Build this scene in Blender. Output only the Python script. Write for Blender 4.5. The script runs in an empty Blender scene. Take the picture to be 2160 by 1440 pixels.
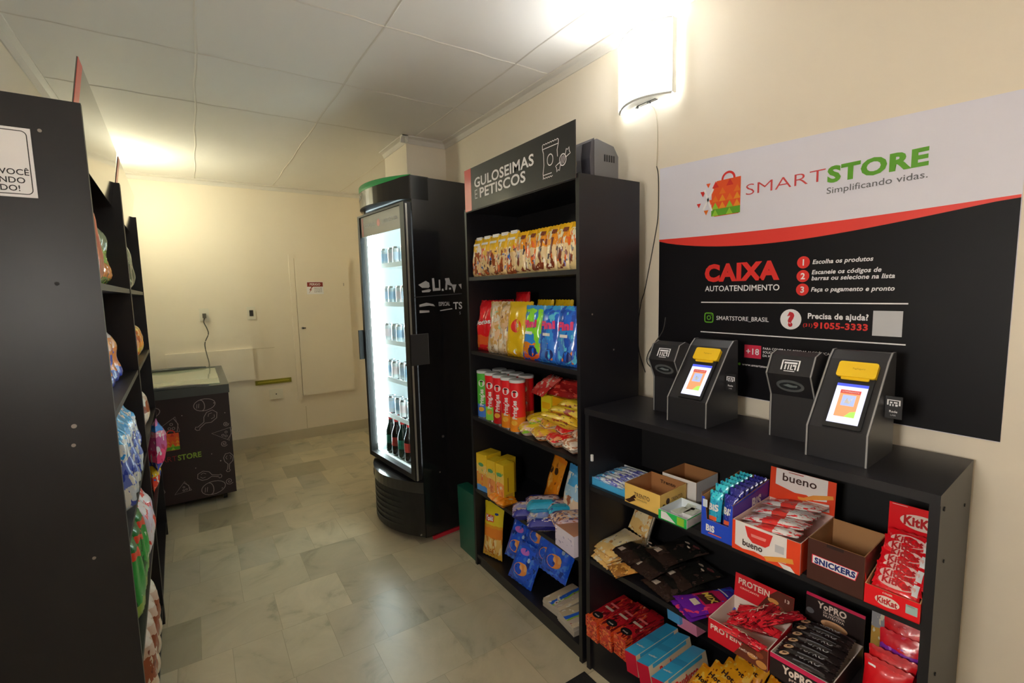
import bpy, math, random
from mathutils import Vector, Matrix, Euler
random.seed(7)
S = bpy.context.scene
COL = S.collection
PI = math.pi
R = math.radians

# ------------------------------------------------------------------ camera
cam_d = bpy.data.cameras.new('camera'); cam = bpy.data.objects.new('camera', cam_d); COL.objects.link(cam)
YAW, PIT, ROL, FPX = -0.583558, 0.104362, -0.0223016, 1006.745
def _rot(a, b, c):
    Ry = Matrix(((math.cos(a), 0, math.sin(a)), (0, 1, 0), (-math.sin(a), 0, math.cos(a))))
    Rx = Matrix(((1, 0, 0), (0, math.cos(b), -math.sin(b)), (0, math.sin(b), math.cos(b))))
    Rz = Matrix(((math.cos(c), -math.sin(c), 0), (math.sin(c), math.cos(c), 0), (0, 0, 1)))
    return Rz @ Rx @ Ry
_M = _rot(YAW, PIT, ROL)
_r = Vector((_M[0][0], _M[0][2], -_M[0][1])); _u = -Vector((_M[1][0], _M[1][2], -_M[1][1])); _b = -Vector((_M[2][0], _M[2][2], -_M[2][1]))
mw = Matrix((( _r.x, _u.x, _b.x, 0), (_r.y, _u.y, _b.y, 0), (_r.z, _u.z, _b.z, 1.45), (0, 0, 0, 1)))
cam.matrix_world = mw
cam_d.sensor_width = 36; cam_d.lens = FPX / 2160 * 36; cam_d.clip_start = .02
S.camera = cam

# ------------------------------------------------------------------ light and exposure
world = bpy.data.worlds.new('world'); S.world = world; world.use_nodes = True
world.node_tree.nodes['Background'].inputs[0].default_value = (1.0, .95, .86, 1)
world.node_tree.nodes['Background'].inputs[1].default_value = 0.02
S.view_settings.view_transform = 'Standard'; S.view_settings.look = 'None'
S.cycles.diffuse_bounces = 8
S.view_settings.exposure = 1.15; S.view_settings.gamma = 1.0; S.view_settings.use_curve_mapping = False
LAMP_RIGHT = 11.0      # wall lamp above the self-service posters
LAMP_BACK = 21.0       # wall lamp by the freezer, behind the left shelving
LAMP_FILL = 21.0      # added unseen lamp on the left wall, there to light the goods
LAMP_CEIL_FILL = 1.5  # unseen ceiling lamp, added as fill light
FRIDGE_LED = 15.0

# ------------------------------------------------------------------ helpers
GAIN = [1.0]   # lifts the goods' colours to stand in for missing front light
def lin(c):
    if isinstance(c, str):
        c = tuple(int(c[i:i + 2], 16) / 255 for i in (0, 2, 4))
    v = [(q / 12.92 if q <= .04045 else ((q + .055) / 1.055) ** 2.4) for q in c[:3]]; g = min(GAIN[0], max(1.0, .88 / max(max(v), 1e-6)))
    return tuple(q * g for q in v) + (1,)

_mats = {}
def mat(name, col='888888', rough=.5, metal=0, coat=0, emit=None, es=1.0, bump=None, var=None, spec=.5):
    if name in _mats: return _mats[name]
    m = bpy.data.materials.new(name); m.use_nodes = True; _mats[name] = m
    nt = m.node_tree; b = nt.nodes['Principled BSDF']
    b.inputs['Base Color'].default_value = lin(col); b.inputs['Roughness'].default_value = rough
    b.inputs['Metallic'].default_value = metal; b.inputs['Coat Weight'].default_value = coat
    b.inputs['Coat Roughness'].default_value = .08; b.inputs['Specular IOR Level'].default_value = spec
    if emit:
        b.inputs['Emission Color'].default_value = lin(emit); b.inputs['Emission Strength'].default_value = es
    if bump or var:
        tc = nt.nodes.new('ShaderNodeTexCoord'); nz = nt.nodes.new('ShaderNodeTexNoise')
        sc = (bump or var)[0]; nz.inputs['Scale'].default_value = sc; nz.inputs['Detail'].default_value = 5
        nt.links.new(tc.outputs['Object'], nz.inputs['Vector'])
        if bump:
            bp = nt.nodes.new('ShaderNodeBump'); bp.inputs['Strength'].default_value = bump[1]; bp.inputs['Distance'].default_value = bump[2]
            nt.links.new(nz.outputs['Fac'], bp.inputs['Height']); nt.links.new(bp.outputs[0], b.inputs['Normal'])
        if var:
            mp = nt.nodes.new('ShaderNodeMapRange'); mp.inputs['To Min'].default_value = 1 - var[1]; mp.inputs['To Max'].default_value = 1 + var[1] * .4
            nz2 = nt.nodes.new('ShaderNodeTexNoise'); nz2.inputs['Scale'].default_value = var[0]; nt.links.new(tc.outputs['Object'], nz2.inputs['Vector'])
            nt.links.new(nz2.outputs['Fac'], mp.inputs['Value'])
            mx = nt.nodes.new('ShaderNodeMix'); mx.data_type = 'RGBA'; mx.blend_type = 'MULTIPLY'; mx.inputs[0].default_value = 1
            mx.inputs[6].default_value = lin(col); nt.links.new(mp.outputs[0], mx.inputs[7]); nt.links.new(mx.outputs[2], b.inputs['Base Color'])
    return m

def art(name, stops, blobs=(), rough=.32, axis=2, coat=.3, interp='CONSTANT', metal=0, seed=0, crinkle=.25):
    """Printed packaging: colour bands along one generated axis, with blotches of artwork. blobs: (colour, scale, threshold, lo, hi)."""
    if name in _mats: return _mats[name]
    m = mat(name, 'ffffff', rough, metal, coat); nt = m.node_tree; N = nt.nodes; L = nt.links; b = N['Principled BSDF']
    tc = N.new('ShaderNodeTexCoord'); sp = N.new('ShaderNodeSeparateXYZ'); L.new(tc.outputs['Generated'], sp.inputs[0])
    cr = N.new('ShaderNodeValToRGB'); cr.color_ramp.interpolation = interp; el = cr.color_ramp.elements
    while len(el) < len(stops): el.new(.5)
    while len(el) > len(stops): el.remove(el[-1])
    for e, (p, c) in zip(el, stops): e.position = p; e.color = lin(c)
    wob = N.new('ShaderNodeTexNoise'); wob.inputs['Scale'].default_value = 3.5; L.new(tc.outputs['Generated'], wob.inputs['Vector'])
    ma = N.new('ShaderNodeMath'); ma.operation = 'MULTIPLY_ADD'; ma.inputs[1].default_value = .12; L.new(wob.outputs['Fac'], ma.inputs[0])
    sb = N.new('ShaderNodeMath'); sb.operation = 'SUBTRACT'; sb.inputs[1].default_value = .06
    L.new(sp.outputs[axis], ma.inputs[2]); L.new(ma.outputs[0], sb.inputs[0]); L.new(sb.outputs[0], cr.inputs[0])
    cur = cr.outputs[0]; oi = N.new('ShaderNodeObjectInfo')
    for k, (c, sc, th, lo, hi) in enumerate(blobs):
        nz = N.new('ShaderNodeTexNoise'); nz.noise_dimensions = '4D'; wr_ = N.new('ShaderNodeMath'); wr_.operation = 'MULTIPLY_ADD'; wr_.inputs[1].default_value = 5; wr_.inputs[2].default_value = seed * 3.1 + k * 7.7; L.new(oi.outputs['Random'], wr_.inputs[0]); L.new(wr_.outputs[0], nz.inputs['W'])
        nz.inputs['Scale'].default_value = sc; nz.inputs['Detail'].default_value = 2.5; L.new(tc.outputs['Generated'], nz.inputs['Vector'])
        g = N.new('ShaderNodeMath'); g.operation = 'GREATER_THAN'; g.inputs[1].default_value = th; L.new(nz.outputs['Fac'], g.inputs[0])
        a1 = N.new('ShaderNodeMath'); a1.operation = 'GREATER_THAN'; a1.inputs[1].default_value = lo; L.new(sp.outputs[axis], a1.inputs[0])
        a2 = N.new('ShaderNodeMath'); a2.operation = 'LESS_THAN'; a2.inputs[1].default_value = hi; L.new(sp.outputs[axis], a2.inputs[0])
        m1 = N.new('ShaderNodeMath'); m1.operation = 'MULTIPLY'; L.new(a1.outputs[0], m1.inputs[0]); L.new(a2.outputs[0], m1.inputs[1])
        m2 = N.new('ShaderNodeMath'); m2.operation = 'MULTIPLY'; L.new(g.outputs[0], m2.inputs[0]); L.new(m1.outputs[0], m2.inputs[1])
        mx = N.new('ShaderNodeMix'); mx.data_type = 'RGBA'; L.new(m2.outputs[0], mx.inputs[0]); L.new(cur, mx.inputs[6]); mx.inputs[7].default_value = lin(c)
        cur = mx.outputs[2]
    L.new(cur, b.inputs['Base Color'])
    if crinkle:
        nz = N.new('ShaderNodeTexNoise'); nz.inputs['Scale'].default_value = 45; L.new(tc.outputs['Object'], nz.inputs['Vector'])
        bp = N.new('ShaderNodeBump'); bp.inputs['Strength'].default_value = crinkle; bp.inputs['Distance'].default_value = .006
        L.new(nz.outputs['Fac'], bp.inputs['Height']); L.new(bp.outputs[0], b.inputs['Normal'])
    return m

_tc = {}
def _text_mesh(body, bold, shear):
    key = (body, bold, shear)
    if key not in _tc:
        cu = bpy.data.curves.new('t', 'FONT'); cu.body = body; cu.size = 1; cu.offset = bold; cu.shear = shear; cu.space_character = 1 + max(0, bold) * 1.6; cu.resolution_u = 3
        ob = bpy.data.objects.new('t', cu); COL.objects.link(ob)
        me = bpy.data.meshes.new_from_object(ob)
        vs = [tuple(v.co) for v in me.vertices]; fs = [tuple(p.vertices) for p in me.polygons]
        bpy.data.objects.remove(ob); bpy.data.curves.remove(cu); bpy.data.meshes.remove(me)
        _tc[key] = (vs, fs)
    return _tc[key]
CAP = .70

class MB:
    def __init__(s): s.v = []; s.f = []; s.mi = []; s.mats = []; s.sm = []
    def add(s, vs, fs, m, smooth=False):
        if m not in s.mats: s.mats.append(m)
        k = s.mats.index(m); o = len(s.v); s.v += [tuple(v) for v in vs]
        for f in fs: s.f.append(tuple(i + o for i in f)); s.mi.append(k); s.sm.append(smooth)
    def box(s, x0, x1, y0, y1, z0, z1, m, M=None, mats=None):
        vs = [Vector((x, y, z)) for x in (x0, x1) for y in (y0, y1) for z in (z0, z1)]
        if M: vs = [M @ v for v in vs]
        fs = [(0, 1, 3, 2), (4, 6, 7, 5), (0, 4, 5, 1), (2, 3, 7, 6), (0, 2, 6, 4), (1, 5, 7, 3)]  # -x +x -y +y -z +z
        for i, f in enumerate(fs): s.add([vs[j] for j in f], [(0, 1, 2, 3)], (mats or {}).get(i, m))
    def rbox(s, x0, x1, y0, y1, z0, z1, r, m, n=4):
        """box with corners rounded about the vertical axis"""
        pts = []
        for cx, cy, a0 in ((x1 - r, y1 - r, 0), (x0 + r, y1 - r, 90), (x0 + r, y0 + r, 180), (x1 - r, y0 + r, 270)):
            for k in range(n + 1):
                a = R(a0 + 90 * k / n); pts.append((cx + r * math.cos(a), cy + r * math.sin(a)))
        s.prism(pts, z0, z1, m)
    def prism(s, pts, z0, z1, m, M=None, top=None, smooth=False):
        n = len(pts); vs = [Vector((x, y, z0)) for x, y in pts] + [Vector((x, y, z1)) for x, y in pts]
        if M: vs = [M @ v for v in vs]
        s.add(vs, [(i, (i + 1) % n, n + (i + 1) % n, n + i) for i in range(n)], m, smooth)
        s.add(vs[:n], [tuple(range(n))[::-1]], m); s.add(vs[n:], [tuple(range(n))], top or m)
    def xprism(s, pts, x0, x1, m, side=None):
        """outline in (y, z), extruded along x"""
        M = Matrix(((0, 0, 1, 0), (1, 0, 0, 0), (0, 1, 0, 0), (0, 0, 0, 1)))
        n = len(pts); vs = [M @ Vector((a, b, x0)) for a, b in pts] + [M @ Vector((a, b, x1)) for a, b in pts]
        s.add(vs, [(i, (i + 1) % n, n + (i + 1) % n, n + i) for i in range(n)], m)
        s.add(vs[:n], [tuple(range(n))[::-1]], side or m); s.add(vs[n:], [tuple(range(n))], side or m)
    def poly(s, pts, y, m, fn=None):
        """flat shape on a front plane: (x, z) outline at depth y"""
        vs = [Vector((a, y, b)) for a, b in pts]
        if fn: vs = [fn(v) for v in vs]
        s.add(vs, [tuple(range(len(vs)))], m)
    def disc(s, cx, cz, r, y, m, n=20, rz=None, fn=None, a0=0):
        s.poly([(cx + r * math.cos(a0 + 2 * PI * k / n), cz + (rz or r) * math.sin(a0 + 2 * PI * k / n)) for k in range(n)], y, m, fn)
    def ring(s, cx, cz, r, w, y, m, n=24, rz=None, a0=0, a1=2 * PI):
        P = [(cx + q * math.cos(a0 + (a1 - a0) * k / n), cz + q * (rz or r) / r * math.sin(a0 + (a1 - a0) * k / n)) for q in (r - w, r) for k in range(n + 1)]
        s.add([(a, y, b) for a, b in P], [(k, k + 1, n + 2 + k, n + 1 + k) for k in range(n)], m)
    def stroke(s, pts, w, y, m, closed=False):
        pts = [Vector(p) for p in pts]; n = len(pts); L = []; Rr = []
        for i, p in enumerate(pts):
            a = pts[(i - 1) % n] if (closed or i) else p; b = pts[(i + 1) % n] if (closed or i < n - 1) else p
            d = (b - a); d = d.normalized() if d.length > 1e-9 else Vector((1, 0)); nn = Vector((-d.y, d.x)) * w / 2
            L.append(p + nn); Rr.append(p - nn)
        vs = [(p.x, y, p.y) for p in L + Rr]; k = n if closed else n - 1
        s.add(vs, [(i, (i + 1) % n, n + (i + 1) % n, n + i) for i in range(k)], m)
    def tube(s, pts, r, m, n=8, caps=True):
        pts = [Vector(p) for p in pts]; rings = []; up = Vector((0, 0, 1))
        for i, p in enumerate(pts):
            d = (pts[min(i + 1, len(pts) - 1)] - pts[max(i - 1, 0)]).normalized()
            u = d.cross(up) if abs(d.dot(up)) < .95 else d.cross(Vector((1, 0, 0))); u.normalize(); w = d.cross(u)
            rings.append([p + (u * math.cos(2 * PI * k / n) + w * math.sin(2 * PI * k / n)) * r for k in range(n)])
        vs = [v for rg in rings for v in rg]
        fs = [(i * n + k, i * n + (k + 1) % n, (i + 1) * n + (k + 1) % n, (i + 1) * n + k) for i in range(len(pts) - 1) for k in range(n)]
        s.add(vs, fs, m, True)
        if caps: s.add(rings[0], [tuple(range(n))[::-1]], m); s.add(rings[-1], [tuple(range(n))], m)
    def lathe(s, prof, m, n=24, cx=0, cy=0, mats=None):
        for i in range(len(prof) - 1):
            (r0, z0), (r1, z1) = prof[i], prof[i + 1]; mm = (mats or {}).get(i, m)
            vs = [(cx + r * math.cos(2 * PI * k / n), cy + r * math.sin(2 * PI * k / n), z) for r, z in ((r0, z0), (r1, z1)) for k in range(n)]
            s.add(vs, [(k, (k + 1) % n, n + (k + 1) % n, n + k) for k in range(n)], mm, True)
    def text(s, body, x, z, h, m, y=-.0006, w=None, align='L', bold=0, shear=0, fn=None, rot=0, M=None):
        vs, fs = _text_mesh(body, bold, shear)
        if not vs: return
        xs = [v[0] for v in vs]; x0, x1 = min(xs), max(xs); k = h / CAP; kx = (w / (x1 - x0)) if w else k
        W = (x1 - x0) * kx; ox = {'L': 0, 'C': -W / 2, 'R': -W}[align]; out = []
        for v in vs:
            a, b = ox + (v[0] - x0) * kx, v[1] * k
            if rot: a, b = a * math.cos(rot) - b * math.sin(rot), a * math.sin(rot) + b * math.cos(rot)
            p = Vector((x + a, y, z + b))
            if M: p = M @ p
            out.append(fn(p) if fn else p)
        s.add(out, fs, m)
    def build(s, name, parent=None, loc=(0, 0, 0), rot=(0, 0, 0), bevel=0, label=None):
        me = bpy.data.meshes.new(name); me.from_pydata([tuple(v) for v in s.v], [], s.f)
        for m in s.mats: me.materials.append(m)
        for p, k, q in zip(me.polygons, s.mi, s.sm): p.material_index = k; p.use_smooth = q
        me.update(); o = bpy.data.objects.new(name, me); COL.objects.link(o)
        o.location = loc; o.rotation_euler = rot
        if parent: o.parent = parent
        if bevel:
            b = o.modifiers.new('bevel', 'BEVEL'); b.width = bevel; b.segments = 2; b.limit_method = 'ANGLE'; b.angle_limit = R(40)
        if label: o['label'] = label
        return o

def tag(o, label, cat, group=None, kind=None):
    o['label'] = label; o['category'] = cat
    if group: o['group'] = group
    if kind: o['kind'] = kind
    return o
def thing(name, label, cat, loc=(0, 0, 0), rz=0, group=None):
    o = bpy.data.objects.new(name, None); COL.objects.link(o); o.location = loc; o.rotation_euler = (0, 0, rz); o.empty_display_size = .05
    return tag(o, label, cat, group)
def structure(o): o['kind'] = 'structure'; return o
def dup(o, parent=None):
    c = o.copy(); COL.objects.link(c)
    if parent: c.parent = parent; c.matrix_parent_inverse = o.matrix_parent_inverse.copy()
    for ch in o.children: dup(ch, c)
    return c
class Frame:
    """local axes of a shelf: x along its front (left to right), y into its depth"""
    def __init__(s, x, y, a): s.o = Vector((x, y, 0)); s.a = a
    def p(s, x, y, z): return s.o + Matrix.Rotation(s.a, 3, 'Z') @ Vector((x, y, z))
    def put(s, o, x, y, z, rx=0, ry=0, rz=0):
        o.rotation_euler = (rx, ry, s.a + rz); o.location = s.p(x, y, z); return o
TALL = Frame(1.154, 2.152, R(-90))
CNT = Frame(1.155, 1.297, math.atan2(-1.001, .07))
LEFT = Frame(-.193, 1.575, R(91.5))

# ------------------------------------------------------------------ shared materials
M_blk = mat('black_laminate', '1b1a1f', .42, bump=(220, .15, .0006), spec=.5)
M_edge = mat('black_edge_band', '2a282b', .5)
M_blkin = mat('black_hardboard', '121114', .6)
M_white = mat('print_white', 'f2f0f2', .5)
M_red = mat('print_red', 'e8352f', .45)
M_green = mat('print_green', '62a82c', .45)
M_greenl = mat('print_lime', '9bcf3c', .45)
M_orange = mat('print_orange', 'ee7a25', .45)
M_grey = mat('print_grey', '6a6a70', .5)
M_lgrey = mat('print_light_grey', 'c8c7cc', .5)
M_yel = mat('print_yellow', 'f4c81e', .4)
M_blkp = mat('print_black', '1c1b1e', .42)
M_navy = mat('print_navy', '1c2c78', .4)
M_gold = mat('print_gold', 'd8a84a', .35)
M_dbrown = mat('print_brown', '3c1d14', .4)
M_card = mat('cardboard', 'b07a4a', .85)
M_cardw = mat('white_cardboard', 'd9cfc2', .8)
M_screw = mat('screw_metal', 'a8a09a', .35, metal=.8)
M_plast = mat('black_plastic', '1b1b1c', .35)

# ------------------------------------------------------------------ room shell
XR, XL, YB, YF, ZC = 1.56, -.55, 5.17, -2.4, 2.5
M_wall = mat('cream_wall_paint', 'ebe0cd', .55, bump=(35, .12, .003), var=(1.3, .05), spec=.35)
M_ceil = mat('ceiling_paint', 'eeeae4', .7, bump=(9, .2, .01), var=(1.1, .05))
M_corn = mat('cornice_paint', 'dcd6cc', .6)

def floor_mat():
    m = mat('marble_tile_floor', 'b5ab93', .22); nt = m.node_tree; N = nt.nodes; L = nt.links; b = N['Principled BSDF']
    tc = N.new('ShaderNodeTexCoord'); mp = N.new('ShaderNodeMapping'); mp.inputs['Location'].default_value = (.085, .01, 0); L.new(tc.outputs['Object'], mp.inputs[0])
    br = N.new('ShaderNodeTexBrick'); L.new(mp.outputs[0], br.inputs[0])
    br.inputs['Scale'].default_value = 1; br.inputs['Mortar Size'].default_value = .0014; br.inputs['Mortar Smooth'].default_value = .6
    br.inputs['Brick Width'].default_value = .30; br.inputs['Row Height'].default_value = .315; br.offset = .42; br.offset_frequency = 2; br.squash = .62; br.squash_frequency = 3
    br.inputs['Color1'].default_value = (0, 0, 0, 1); br.inputs['Color2'].default_value = (1, 1, 1, 1); br.inputs['Mortar'].default_value = (.35, .35, .35, 1)
    br.inputs['Bias'].default_value = 0
    cr = N.new('ShaderNodeValToRGB'); e = cr.color_ramp.elements; e[0].position = 0; e[0].color = lin('989079'); e[1].position = 1; e[1].color = lin('cec3aa')
    for p, c in ((.22, 'b5aa93'), (.45, 'c4b99f'), (.62, 'aea794'), (.8, 'c2b59b')): x = e.new(p); x.color = lin(c)
    L.new(br.outputs['Color'], cr.inputs[0])
    # veins, shifted from tile to tile
    sc = N.new('ShaderNodeVectorMath'); sc.operation = 'SCALE'; sc.inputs['Scale'].default_value = 9; L.new(br.outputs['Color'], sc.inputs[0])
    ad = N.new('ShaderNodeVectorMath'); ad.operation = 'ADD'; L.new(tc.outputs['Object'], ad.inputs[0]); L.new(sc.outputs[0], ad.inputs[1])
    nz = N.new('ShaderNodeTexNoise'); nz.inputs['Scale'].default_value = 3.2; nz.inputs['Detail'].default_value = 7; nz.inputs['Roughness'].default_value = .62; nz.inputs['Distortion'].default_value = 1.4
    L.new(ad.outputs[0], nz.inputs['Vector'])
    vr = N.new('ShaderNodeValToRGB'); q = vr.color_ramp.elements; q[0].position = .30; q[0].color = (.50, .52, .46, 1); q[1].position = .62; q[1].color = (1.05, 1.04, 1.0, 1)
    x = q.new(.44); x.color = (.9, .9, .86, 1)
    L.new(nz.outputs['Fac'], vr.inputs[0])
    mx = N.new('ShaderNodeMix'); mx.data_type = 'RGBA'; mx.blend_type = 'MULTIPLY'; mx.inputs[0].default_value = .8; L.new(cr.outputs[0], mx.inputs[6]); L.new(vr.outputs[0], mx.inputs[7])
    mo = N.new('ShaderNodeMix'); mo.data_type = 'RGBA'; mo.blend_type = 'MULTIPLY'; L.new(br.outputs['Fac'], mo.inputs[0]); L.new(mx.outputs[2], mo.inputs[6]); mo.inputs[7].default_value = (.72, .70, .66, 1)
    L.new(mo.outputs[2], b.inputs['Base Color'])
    r2 = N.new('ShaderNodeMapRange'); r2.inputs['To Min'].default_value = .22; r2.inputs['To Max'].default_value = .42; L.new(nz.outputs['Fac'], r2.inputs['Value']); L.new(r2.outputs[0], b.inputs['Roughness'])
    return m
b = MB(); b.box(XL - .1, XR + .1, YF - .1, YB + .1, -.06, 0, floor_mat()); structure(b.build('floor'))
b = MB(); b.box(XL - .1, XR + .1, YF - .1, YB + .1, ZC, ZC + .06, M_ceil); ceil = structure(b.build('ceiling'))
b = MB(); b.box(XR, XR + .1, YF - .1, YB + .1, 0, ZC, M_wall); structure(b.build('wall_right'))
b = MB(); b.box(XL - .1, XL, YF - .1, YB + .1, 0, ZC, M_wall); structure(b.build('wall_left'))
b = MB(); b.box(XL, XR, YB, YB + .1, 0, ZC, M_wall); structure(b.build('wall_back'))
b = MB(); b.box(XL, XR, YF - .1, YF, 0, ZC, M_wall); structure(b.build('wall_front'))
b = MB(); b.box(1.27, XR, 3.165, 3.60, 0, ZC, M_wall); structure(b.build('wall_column'))
# ceiling seams: slightly proud taped joints between the 62 cm boards
def seam(pts, w=.011, t=.0022):
    b = MB(); vs = []; n = len(pts)
    for i, p in enumerate(pts):
        p = Vector(p); d = (Vector(pts[min(i + 1, n - 1)]) - Vector(pts[max(i - 1, 0)])).normalized(); q = Vector((-d.y, d.x)) * w / 2
        vs += [(p.x - q.x, p.y - q.y, ZC), (p.x, p.y, ZC - t), (p.x + q.x, p.y + q.y, ZC)]
    fs = []
    for i in range(n - 1):
        a = 3 * i; fs += [(a, a + 3, a + 4, a + 1), (a + 1, a + 4, a + 5, a + 2)]
    b.add(vs, fs, M_corn); return b.build('seam', ceil)
for x0 in (-.535, .085, .705, 1.325):
    seam([(x0 + .004 * math.sin(k * 1.7 + x0 * 9), YF + k * (YB - YF) / 40) for k in range(41)])
for y0 in (-.55, .07, .69, 1.31, 1.93, 2.55, 3.17):
    seam([(XL + k * (XR - XL) / 24, y0 + .004 * math.sin(k * 2.1 + y0 * 5)) for k in range(25)])
# cornices (stepped plaster cove)
def cornice(name, p0, p1, inward, c=.042):
    p0, p1, n = Vector(p0), Vector(p1), Vector(inward); prof = [(0, c), (.006, c), (.010, c * .75), (c * .45, c * .38), (c * .8, .010), (c, .006), (c, 0), (0, 0)]
    b = MB(); vs = [(p.x + n.x * a, p.y + n.y * a, ZC - d) for p in (p0, p1) for a, d in prof]; k = len(prof)
    b.add(vs, [(i, (i + 1) % k, k + (i + 1) % k, k + i) for i in range(k)] + [tuple(range(k)), tuple(range(2 * k - 1, k - 1, -1))], M_corn)
    return structure(b.build(name))
cornice('trim_1', (XR, YF), (XR, 3.165), (-1, 0)); cornice('trim_2', (XR, 3.165), (1.228, 3.165), (0, -1)); cornice('trim_3', (1.27, 3.123), (1.27, 3.60), (-1, 0))
cornice('trim_4', (XR, 3.60), (XR, YB), (-1, 0)); cornice('trim_5', (XL, YB), (XR, YB), (0, -1)); cornice('trim_6', (XL, YF), (XL, YB), (1, 0))
M_base = mat('marble_skirting', 'c9bea6', .35, var=(6, .12))
b = MB(); b.box(XL, XR, YB - .015, YB, 0, .10, M_base); structure(b.build('baseboard_back', bevel=.002))
b = MB(); b.box(XR - .015, XR, 3.6, YB - .015, 0, .10, M_base); structure(b.build('baseboard_right', bevel=.002))
b = MB(); b.box(XL, XL + .015, 3.6, YB - .015, 0, .10, M_base); structure(b.build('baseboard_left', bevel=.002))
# joint lines on the back wall below the breaker door
M_seamw = mat('wall_joint', 'b9ab8c', .8)
b = MB(); b.box(.868, .872, YB - .0012, YB, .10, .33, M_seamw); b.box(.43, .62, YB - .001, YB, .955, .958, M_seamw); structure(b.build('trim_7'))
b = MB(); b.box(.80, .845, YB - .014, YB, .40, 1.86, M_wall); structure(b.build('trim_8', bevel=.003))

# ------------------------------------------------------------------ wall lamps
M_metalw = mat('white_enamel', 'e4e6e2', .35)
def wall_lamp(label, X, y, z, side, strength, col='f4fbff', h=.26, w=.26, group=None):
    """bowed glass diffuser, open above, shut below by an added plate, on a white back plate; side = +1 on the right wall (faces -x), -1 on the left"""
    t = thing('wall_lamp', label, 'lamp', (X, y, z), 0, group); s = -side
    b = MB(); b.box(min(0, s * .012), max(0, s * .012), -w * .42, w * .42, -h * .42, h * .42, M_metalw); b.build('back_plate', t)
    dif = mat('lamp_glass_%s' % col, 'ffffff', .3, emit=col, es=strength)
    n = 14; vs = []; fs = []
    for k in range(n + 1):
        u = -1 + 2 * k / n; d = .030 + .062 * (1 - u * u)
        for zz in (-h / 2, h / 2): vs += [(s * d, u * w / 2, zz), (s * (d - .006), u * w / 2, zz)]
    for k in range(n):
        a = 4 * k; fs += [(a, a + 4, a + 6, a + 2), (a + 1, a + 3, a + 7, a + 5), (a, a + 1, a + 5, a + 4), (a + 2, a + 6, a + 7, a + 3)]
    b = MB(); b.add(vs, fs, dif, False); b.add(vs[:4], [(0, 1, 3, 2)], dif); b.add(vs[-4:], [(0, 1, 3, 2)], dif); b.build('glass_diffuser', t)
    b = MB()
    for zz in (-h / 2, h / 2):
        b.tube([(s * (.032 + .062 * (1 - (-1 + 2 * k / n) ** 2)), (-1 + 2 * k / n) * w / 2, zz) for k in range(n + 1)], .005, M_metalw, 6)
    for u in (-1, 1): b.box(min(s * .012, s * .036), max(s * .012, s * .036), u * w / 2 - .004, u * w / 2 + .004, -h / 2, h / 2, M_metalw)
    b.build('frame', t)
    b = MB(); b.box(min(s * .012, s * .03), max(s * .012, s * .03), -.05, .04, -h / 2 + .002, -h / 2 + .012, M_plast)
    for yy in (-.03, .03): b.tube([(s * .02, yy, -h / 2 + .01), (s * .035, yy + .01, -h / 2 - .006), (s * .045, yy - .01, -h / 2 - .012)], .0035, M_plast, 6)
    b.build('bracket', t)
    b = MB(); P = [(s * (.028 + .060 * (1 - (-1 + 2 * k / n) ** 2)), (-1 + 2 * k / n) * w * .49) for k in range(n + 1)] + [(s * .01, w * .42), (s * .01, -w * .42)]; b.prism(P if s > 0 else P[::-1], -h / 2 + .004, -h / 2 + .007, M_metalw); b.build('bottom_plate', t)  # plate added to stop the bulb's light spilling downward
    bulb = mat('lamp_bulb_%s' % col, 'ffffff', .3, emit=col, es=strength * .8)
    b = MB(); b.lathe([(.0, -.07), (.014, -.065), (.016, -.02), (.016, .05), (.012, .075), (0, .08)], bulb, 12, s * .052, 0); b.build('bulb', t)
    return t
wall_lamp('glowing white bowed glass lamp high on the right wall near the ceiling', XR, 1.335, 2.30, 1, LAMP_RIGHT, 'f6fbff')
wall_lamp('bowed glass wall lamp on the left wall beyond the shelves by the freezer', XL, 4.45, 2.2, -1, LAMP_BACK, 'fbfadc')
wall_lamp('added bowed glass wall lamp out of view on the left wall, lighting the goods', XL, .25, 1.45, -1, LAMP_FILL, 'fffaf2', h=.30, w=.30)  # unseen fixture, added to brighten the shelf fronts
t = thing('ceiling_fill_lamp', 'added unseen square ceiling lamp behind the camera, for fill light', 'lamp', (.5, -.9, ZC))  # added out of view to raise the general light
b = MB(); b.box(-.32, .32, -.32, .32, -.045, 0, M_metalw); b.build('housing', t, bevel=.004)
b = MB(); b.box(-.30, .30, -.30, .30, -.052, -.044, mat('fill_diffuser', 'ffffff', .4, emit='fffaf2', es=LAMP_CEIL_FILL)); b.build('diffuser', t)

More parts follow.
